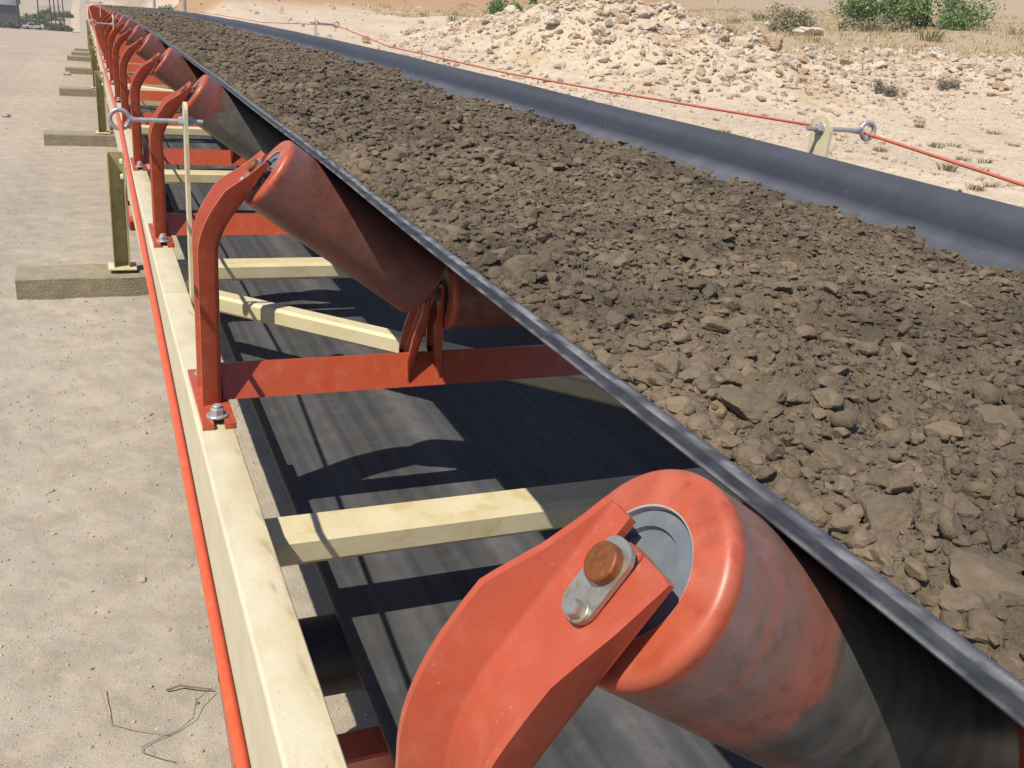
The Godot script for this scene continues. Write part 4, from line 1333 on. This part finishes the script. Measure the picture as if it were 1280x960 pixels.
func build_right_bank():
	var rng := RandomNumberGenerator.new()
	rng.seed = 314
	var meshes := []
	for i in 12: meshes.append(rock_mesh(760 + i, 2, 7, 0.18, Color(1, 1, 1), 0.10))
	var xf := []
	for i in 12: xf.append([])
	var tone := func():
		var k := rng.randf_range(0.72, 1.1)
		if rng.randf() < 0.10: return Color(0.52 * k, 0.39 * k, 0.26 * k)
		if rng.randf() < 0.10: return Color(0.48 * k, 0.43 * k, 0.36 * k)
		return Color(0.64 * k, 0.54 * k, 0.41 * k)
	# rubble on the banks
	var n := 0
	while n < 16000:
		var i := rng.randi() % (ridge.size() - 2)
		var t := rng.randf()
		var x: float = lerpf(ridge[i][0], ridge[i + 1][0], t) + rng.randfn() * 1.8
		var s: float = lerpf(ridge[i][1], ridge[i + 1][1], t) + rng.randfn() * 1.8
		n += 1
		if ridge_lift(x, s).y < 0.05: continue
		var d := lerpf(0.02, 0.22, pow(rng.randf(), 5.0))
		xf[rng.randi() % 12].append([Transform3D(rot(rng).scaled(Vector3(1, 0.8, 1) * d), Vector3(x, ground_y(x, s) + d * rng.randf_range(-0.1, 0.2), -s)), tone.call()])
	# litter of small stones over the flat in front
	for i in 30000:
		var dd := 6.0 + 20.0 * sqrt(rng.randf()); var an := rng.randf_range(0.12, 1.15)
		var x := dd * sin(an); var s := dd * cos(an)
		var d := lerpf(0.012, 0.085, pow(rng.randf(), 4.0)) * (0.6 + 0.9 * smoothstep(-0.1, 0.4, n_big.get_noise_2d(x * 4.0, s * 4.0)))
		xf[rng.randi() % 12].append([Transform3D(rot(rng).scaled(Vector3.ONE * d), Vector3(x, ground_y(x, s) + d * rng.randf_range(-0.15, 0.15), -s)), tone.call()])
	for i in 1500:
		var x := rng.randf_range(4.0, 40.0); var s := rng.randf_range(24.0, 62.0)
		var d := lerpf(0.04, 0.30, pow(rng.randf(), 4.0))
		xf[rng.randi() % 12].append([Transform3D(rot(rng).scaled(Vector3.ONE * d), Vector3(x, ground_y(x, s), -s)), tone.call()])
	scatter("rubble", "pale broken stones littering the banks and flat beyond the belt", "rubble", meshes, M.stone, xf)
	# boulders that can be told apart
	var mats := []
	for c in [Color(0.62, 0.53, 0.41), Color(0.55, 0.46, 0.35), Color(0.50, 0.37, 0.25), Color(0.66, 0.59, 0.48)]: mats.append(tint_mat("boulder", c))
	var rocks := []
	for i in 6: rocks.append(rock_mesh(790 + i, 3, 8, 0.18, Color(1, 1, 1), 0.10))
	var named := [[20.9, 26.2, 0.85, "large pale flat-faced rock lying in the dry grass behind the bank"], [10.25, 19.5, 0.75, "big rock crowning the top of the rubble heap"], [12.1, 16.3, 0.6, "dark-sided rock at the right end of the rubble heap"], [10.4, 22.6, 0.55, "rock on the left shoulder of the rubble heap"], [17.0, 15.0, 0.35, "brown rock on the slope of the right bank"], [22.6, 30.5, 0.5, "small white rock among the grey bushes"]]
	for i in named.size():
		var q = named[i]
		var o := part(self, "rock", rocks[i % 6], mats[[3, 1, 2, 0, 2, 3][i]])
		o.transform = Transform3D(Basis(Vector3.UP, q[0]) * Basis.from_scale(Vector3(1, 0.75, 0.9) * q[2]), Vector3(q[0], ground_y(q[0], q[1]) + q[2] * 0.15, -q[1]))
		tag(o, q[3], "rock", "rocks beyond the conveyor")
	var made := 0
	while made < 150:
		var i := rng.randi() % (ridge.size() - 3)
		var t := rng.randf()
		var x: float = lerpf(ridge[i][0], ridge[i + 1][0], t) + rng.randfn() * 1.2
		var s: float = lerpf(ridge[i][1], ridge[i + 1][1], t) + rng.randfn() * 1.2
		if ridge_lift(x, s).y < 0.3: continue
		made += 1
		var d := lerpf(0.16, 0.42, pow(rng.randf(), 2.5))
		var o := part(self, "rock", rocks[rng.randi() % 6], mats[rng.randi() % 4])
		o.transform = Transform3D(rot(rng).scaled(Vector3(1, 0.8, 1) * d), Vector3(x, ground_y(x, s) + d * rng.randf_range(-0.05, 0.2), -s))
		tag(o, "pale broken rock on the tall rubble heap beyond the belt" if i < 7 else "pale broken rock on the low bank right of the rubble heap", "rock", "rocks beyond the conveyor")
	# small dry tufts on the flat
	var tufts := []
	for i in 4: tufts.append(blades(820 + i, 60, 0.10, 0.16, 0.9, 0.004, Color(0.20, 0.175, 0.09), Color(0.33, 0.28, 0.15)))
	var green := []
	for i in 3: green.append(blades(830 + i, 70, 0.26, 0.36, 0.7, 0.008, Color(0.17, 0.19, 0.085), Color(0.30, 0.27, 0.15)))
	var spots := [[10.65, 13.24], [11.23, 15.63], [10.34, 15.0], [7.38, 13.86], [7.64, 11.02], [9.2, 9.78], [11.3, 10.84], [9.55, 8.66], [10.2, 9.02], [8.51, 7.36], [9.44, 10.83]]
	for i in 75:
		var dd := rng.randf_range(7.5, 26.0); var an := rng.randf_range(0.16, 1.0)
		spots.append([dd * sin(an), dd * cos(an)])
	for i in spots.size():
		var x: float = spots[i][0]; var s: float = spots[i][1]
		var o := part(self, "dry_tuft", tufts[i % 4], M.leaf)
		o.transform = Transform3D(Basis(Vector3.UP, rng.randf() * TAU).scaled(Vector3.ONE * rng.randf_range(0.6, 1.4)), Vector3(x, ground_y(x, s), -s))
		tag(o, "small olive-brown dry tuft on the pale flat beyond the belt", "tuft", "dry tufts on the flat")
	for i in 46:
		var x := rng.randf_range(11.0, 36.0); var s := rng.randf_range(20.0, 40.0)
		if ridge_lift(x, s).y > 0.4: continue
		var o := part(self, "grass_clump", green[i % 3], M.leaf)
		o.transform = Transform3D(Basis(Vector3.UP, rng.randf() * TAU).scaled(Vector3.ONE * rng.randf_range(0.9, 2.2)), Vector3(x, ground_y(x, s), -s))
		tag(o, "straw and olive grass clump in the dry field behind the bank", "grass clump", "grass clumps in the field")
	# dead grass of the field
	var gm := []
	for i in 3: gm.append(blades(840 + i, 14, 0.20, 0.26, 0.8, 0.007, Color(0.44, 0.34, 0.18), Color(0.54, 0.43, 0.25)))
	var gx := [[], [], []]
	for i in 5200:
		var x := rng.randf_range(11.0, 44.0); var s := rng.randf_range(14.0, 46.0)
		if (x - 10.0) * 0.55 + (s - 19.0) * 0.83 < 2.5 or ridge_lift(x, s).y > 0.5: continue
		gx[i % 3].append([Transform3D(Basis(Vector3.UP, rng.randf() * TAU).scaled(Vector3.ONE * rng.randf_range(0.5, 1.3)), Vector3(x, ground_y(x, s), -s)), Color(1, 1, 1)])
	scatter("dead_grass", "thin straw-coloured dead grass over the field behind the bank", "grass", gm, M.leaf, gx)
	# bushes
	var G1 := Color(0.125, 0.20, 0.068); var G2 := Color(0.23, 0.33, 0.125)
	var O1 := Color(0.21, 0.195, 0.115); var O2 := Color(0.36, 0.325, 0.205)
	bush("green_bush", "big bright green bush at the upper right corner of the field", 31.2, 31.2, 1, 9000, Vector3(2.3, 1.9, 1.7), 0.06, G1, G2, "green bushes")
	bush("green_bush", "wide green bush left of the big one at the top right", 29.6, 33.0, 2, 9000, Vector3(2.4, 1.7, 1.7), 0.06, G1, G2, "green bushes")
	bush("green_bush", "low green bush in the gap between the two bigger ones", 31.0, 31.9, 3, 3000, Vector3(1.4, 1.1, 0.9), 0.06, G1, G2, "green bushes")
	bush("green_bush", "green bush peeping over the rubble heap at the top edge", 17.2, 36.5, 4, 5200, Vector3(2.6, 1.0, 1.4), 0.06, G1, G2, "green bushes")
	bush("green_bush", "green bush at the left end of the rubble heap's skyline", 15.4, 36.5, 5, 3800, Vector3(1.6, 0.9, 1.2), 0.06, G1, G2, "green bushes")
	bush("grey_bush", "grey-olive bush beside the large pale rock", 21.4, 27.6, 6, 2400, Vector3(0.8, 0.75, 0.8), 0.045, O1, O2, "grey-olive bushes")
	bush("grey_bush", "taller grey-olive bush just above the large pale rock", 22.4, 29.2, 7, 2400, Vector3(0.9, 0.85, 0.8), 0.045, O1, O2, "grey-olive bushes")
	bush("grey_bush", "grey-olive bush in mid field left of the low green bush", 24.8, 28.4, 8, 2000, Vector3(1.1, 0.6, 0.8), 0.045, O1, O2, "grey-olive bushes")
	bush("grey_bush", "low grey-olive bush below the wide green bush", 27.4, 29.4, 9, 2000, Vector3(0.9, 0.6, 0.8), 0.045, O1, O2, "grey-olive bushes")
	bush("grey_bush", "small round grey bush on the right bank's crest", 16.2, 15.6, 10, 1400, Vector3(0.34, 0.26, 0.34), 0.02, Color(0.24, 0.20, 0.15), Color(0.38, 0.33, 0.26), "grey-olive bushes")
	bush("grey_bush", "small round grey bush on the flat before the right bank", 13.6, 14.6, 12, 1400, Vector3(0.36, 0.26, 0.34), 0.02, Color(0.24, 0.20, 0.15), Color(0.38, 0.33, 0.26), "grey-olive bushes")
	bush("grey_bush", "olive bush at the near foot of the tan hillside", 8.2, 49.0, 13, 1500, Vector3(0.8, 0.7, 0.8), 0.06, O1, O2, "grey-olive bushes")
	for i in 6:
		bush("green_bush", "distant green bush on the plain beyond the belt's far end", 5.0 + 1.15 * i, 84.0 + 5.0 * sin(i * 2.0), 20 + i, 1500, Vector3(1.3, 1.0, 1.1), 0.12, G1, G2, "distant green bushes")
	# two pale posts beyond the far end of the belt
	for q in [[2.46, 29.9, "right one of two thin pale posts beyond the far end of the belt"], [2.27, 39.9, "left one of two thin pale posts beyond the far end of the belt"]]:
		var o := thing("pale_post", q[2], "post", "pale posts by the belt's far end")
		o.position = Vector3(q[0], 0, -q[1])
		var gy := ground_y(q[0], q[1])
		var st := begin()
		tube(st, [Vector3(0, gy - 0.1, 0), Vector3(0, 2.0, 0), Vector3(0, 3.2, 0)], 0.05, 10)
		part(o, "pole", done(st), M.pale_metal)
		st = begin()
		disc(st, Vector3(0, 3.2, 0), Vector3.UP, 0.06, 0.03)
		part(o, "cap", done(st), M.pale_metal)

# ------------------------------------------------------------------ far left: shed, poles, pickup, scrub
func build_far_left():
	var sh := thing("shed", "dark grey shed with a pale metal roof at the upper left corner", "shed")
	var s := 290.0
	var gy := ground_y(-19.0, s)
	sh.position = Vector3(-22.0, gy, -s)
	var st := begin()
	bx(st, Transform3D(Basis.IDENTITY, Vector3(0, 2.8, -4)), Vector3(12.6, 6.0, 12.0), 0.05)
	part(sh, "wall", done(st), M.dark_wall)
	st = begin()
	for g in [1, -1]:
		face(st, [Vector3(-6.7, 5.8, -4 + 6.6 * g), Vector3(6.7, 5.8, -4 + 6.6 * g), Vector3(6.7, 8.6, -4), Vector3(-6.7, 8.6, -4)], Vector3(0, 1, g))
		face(st, [Vector3(-6.7, 5.6, -4 + 6.6 * g), Vector3(6.7, 5.6, -4 + 6.6 * g), Vector3(6.7, 5.8, -4 + 6.6 * g), Vector3(-6.7, 5.8, -4 + 6.6 * g)], Vector3(0, 0, g))
		face(st, [Vector3(6.7 * g, 5.6, 2.6), Vector3(6.7 * g, 5.8, 2.6), Vector3(6.7 * g, 8.6, -4), Vector3(6.7 * g, 8.4, -4)], Vector3(g, 0, 0))
		face(st, [Vector3(6.7 * g, 5.6, -10.6), Vector3(6.7 * g, 5.8, -10.6), Vector3(6.7 * g, 8.6, -4), Vector3(6.7 * g, 8.4, -4)], Vector3(g, 0, 0))
		face(st, [Vector3(6.3 * g, 5.5, 2.0), Vector3(6.3 * g, 8.3, -4), Vector3(6.3 * g, 5.5, -10)], Vector3(g, 0, 0))
	part(sh, "roof", done(st), M.pale_metal)
	st = begin()
	bx(st, Transform3D(Basis.IDENTITY, Vector3(-2.0, 1.9, 2.03)), Vector3(3.4, 3.8, 0.1), 0.03)
	part(sh, "door", done(st), M.black)
	# utility poles
	var poles := [[-14.43, 269.6, 13.5, "tall dark pole nearest the shed, leaning slightly"], [-10.76, 289.8, 12.5, "dark pole at the tail of the white pickup"], [-8.2, 299.9, 12.0, "dark pole right of the pickup's, before the green scrub"], [-7.21, 299.9, 11.6, "thin dark pole third from the right in the row"], [-6.37, 309.9, 12.0, "dark pole second from the right in the row"], [-5.6, 329.9, 11.5, "rightmost dark pole of the row by the track"]]
	for q in poles:
		var o := thing("utility_pole", q[3], "pole", "dark poles at the far left")
		o.position = Vector3(q[0], ground_y(q[0], q[1]), -q[1])
		st = begin()
		tube(st, [Vector3(0, -0.5, 0), Vector3(-0.1, q[2] * 0.5, 0), Vector3(-0.25, q[2], 0)], 0.19, 8, 0.7)
		part(o, "pole", done(st), M.wood_pole)
		st = begin()
		bx(st, Transform3D(Basis.IDENTITY, Vector3(-0.24, q[2] - 0.8, 0.17)), Vector3(2.2, 0.14, 0.12), 0.02)
		part(o, "crossarm", done(st), M.wood_pole)
	# pickup
	var pk := thing("pickup_truck", "small white pickup parked by the poles at the far left", "pickup truck")
	pk.position = Vector3(-12.43, ground_y(-12.43, 289.7), -289.7)
	pk.rotation.y = 0.35
	st = begin()
	var prof := PackedVector2Array([Vector2(-2.5, 0.45), Vector2(2.45, 0.45), Vector2(2.5, 1.0), Vector2(0.3, 1.02), Vector2(0.1, 1.68), Vector2(-1.05, 1.70), Vector2(-1.55, 1.08), Vector2(-2.4, 0.98), Vector2(-2.55, 0.75)])
	plate(st, Transform3D.IDENTITY, prof, 1.75)
	part(pk, "body", done(st), M.white_paint)
	for g in [1, -1]:
		st = begin()
		plate(st, Transform3D(Basis.IDENTITY, Vector3(0, 0, 0.885 * g)), PackedVector2Array([Vector2(-1.4, 1.08), Vector2(0.1, 1.06), Vector2(0.0, 1.58), Vector2(-1.0, 1.6)]), 0.03)
		part(pk, "window", done(st), M.glass)
	for x in [-1.6, 1.5]:
		for g in [1, -1]:
			st = begin()
			lathe(st, Vector3(x, 0.36, 0.72 * g), Vector3(0, 0, g), [[0.0001, 0.0, 1], [0.34, 0.0, 2], [0.37, 0.04, 3], [0.37, 0.16, 3], [0.34, 0.2, 4], [0.2, 0.2, 5], [0.19, 0.17, 5], [0.0001, 0.17, 5]], 20)
			part(pk, "wheel", done(st), M.black)
	# scrub
	var G1 := Color(0.06, 0.105, 0.04); var G2 := Color(0.15, 0.20, 0.085)
	var defs := [[-17.4, 268.0, 2.6, 1.6, "olive bush at the foot of the shed's right corner"], [-12.5, 322.0, 4.2, 2.6, "green scrub behind the white pickup"], [-8.6, 318.0, 3.0, 2.2, "green scrub between the poles"], [-6.2, 321.0, 2.6, 2.2, "rounded green bush right of the poles beside the track"], [-14.5, 372.0, 4.5, 3.5, "grey-green tree clump high behind the pickup"], [-10.6, 384.0, 4.0, 3.2, "grey-green tree clump behind the middle poles"], [-6.0, 395.0, 3.0, 2.0, "small grey bush by the far bend of the track"], [-17.0, 352.0, 3.5, 3.5, "grey-green tree beside the shed roof"]]
	for i in defs.size():
		var q = defs[i]
		bush("scrub_bush", q[4], q[0], q[1], 40 + i, 1600, Vector3(q[2], q[3], q[2]), 0.34, G1, G2, "scrub at the far left")
	# dark post right of the track
	var dp := thing("dark_post", "short dark post right of the track at the top edge", "post")
	dp.position = Vector3(0.9, ground_y(0.9, 200.0), -200.0)
	st = begin()
	tube(st, [Vector3(0, -0.3, 0), Vector3(0, 2.0, 0), Vector3(0, 4.2, 0)], 0.16, 8, 0.8)
	part(dp, "pole", done(st), M.wood_pole)
	st = begin()
	bx(st, Transform3D(Basis.IDENTITY, Vector3(0, 3.4, 0.2)), Vector3(0.7, 1.0, 0.12), 0.03)
	part(dp, "board", done(st), M.dark_wall)
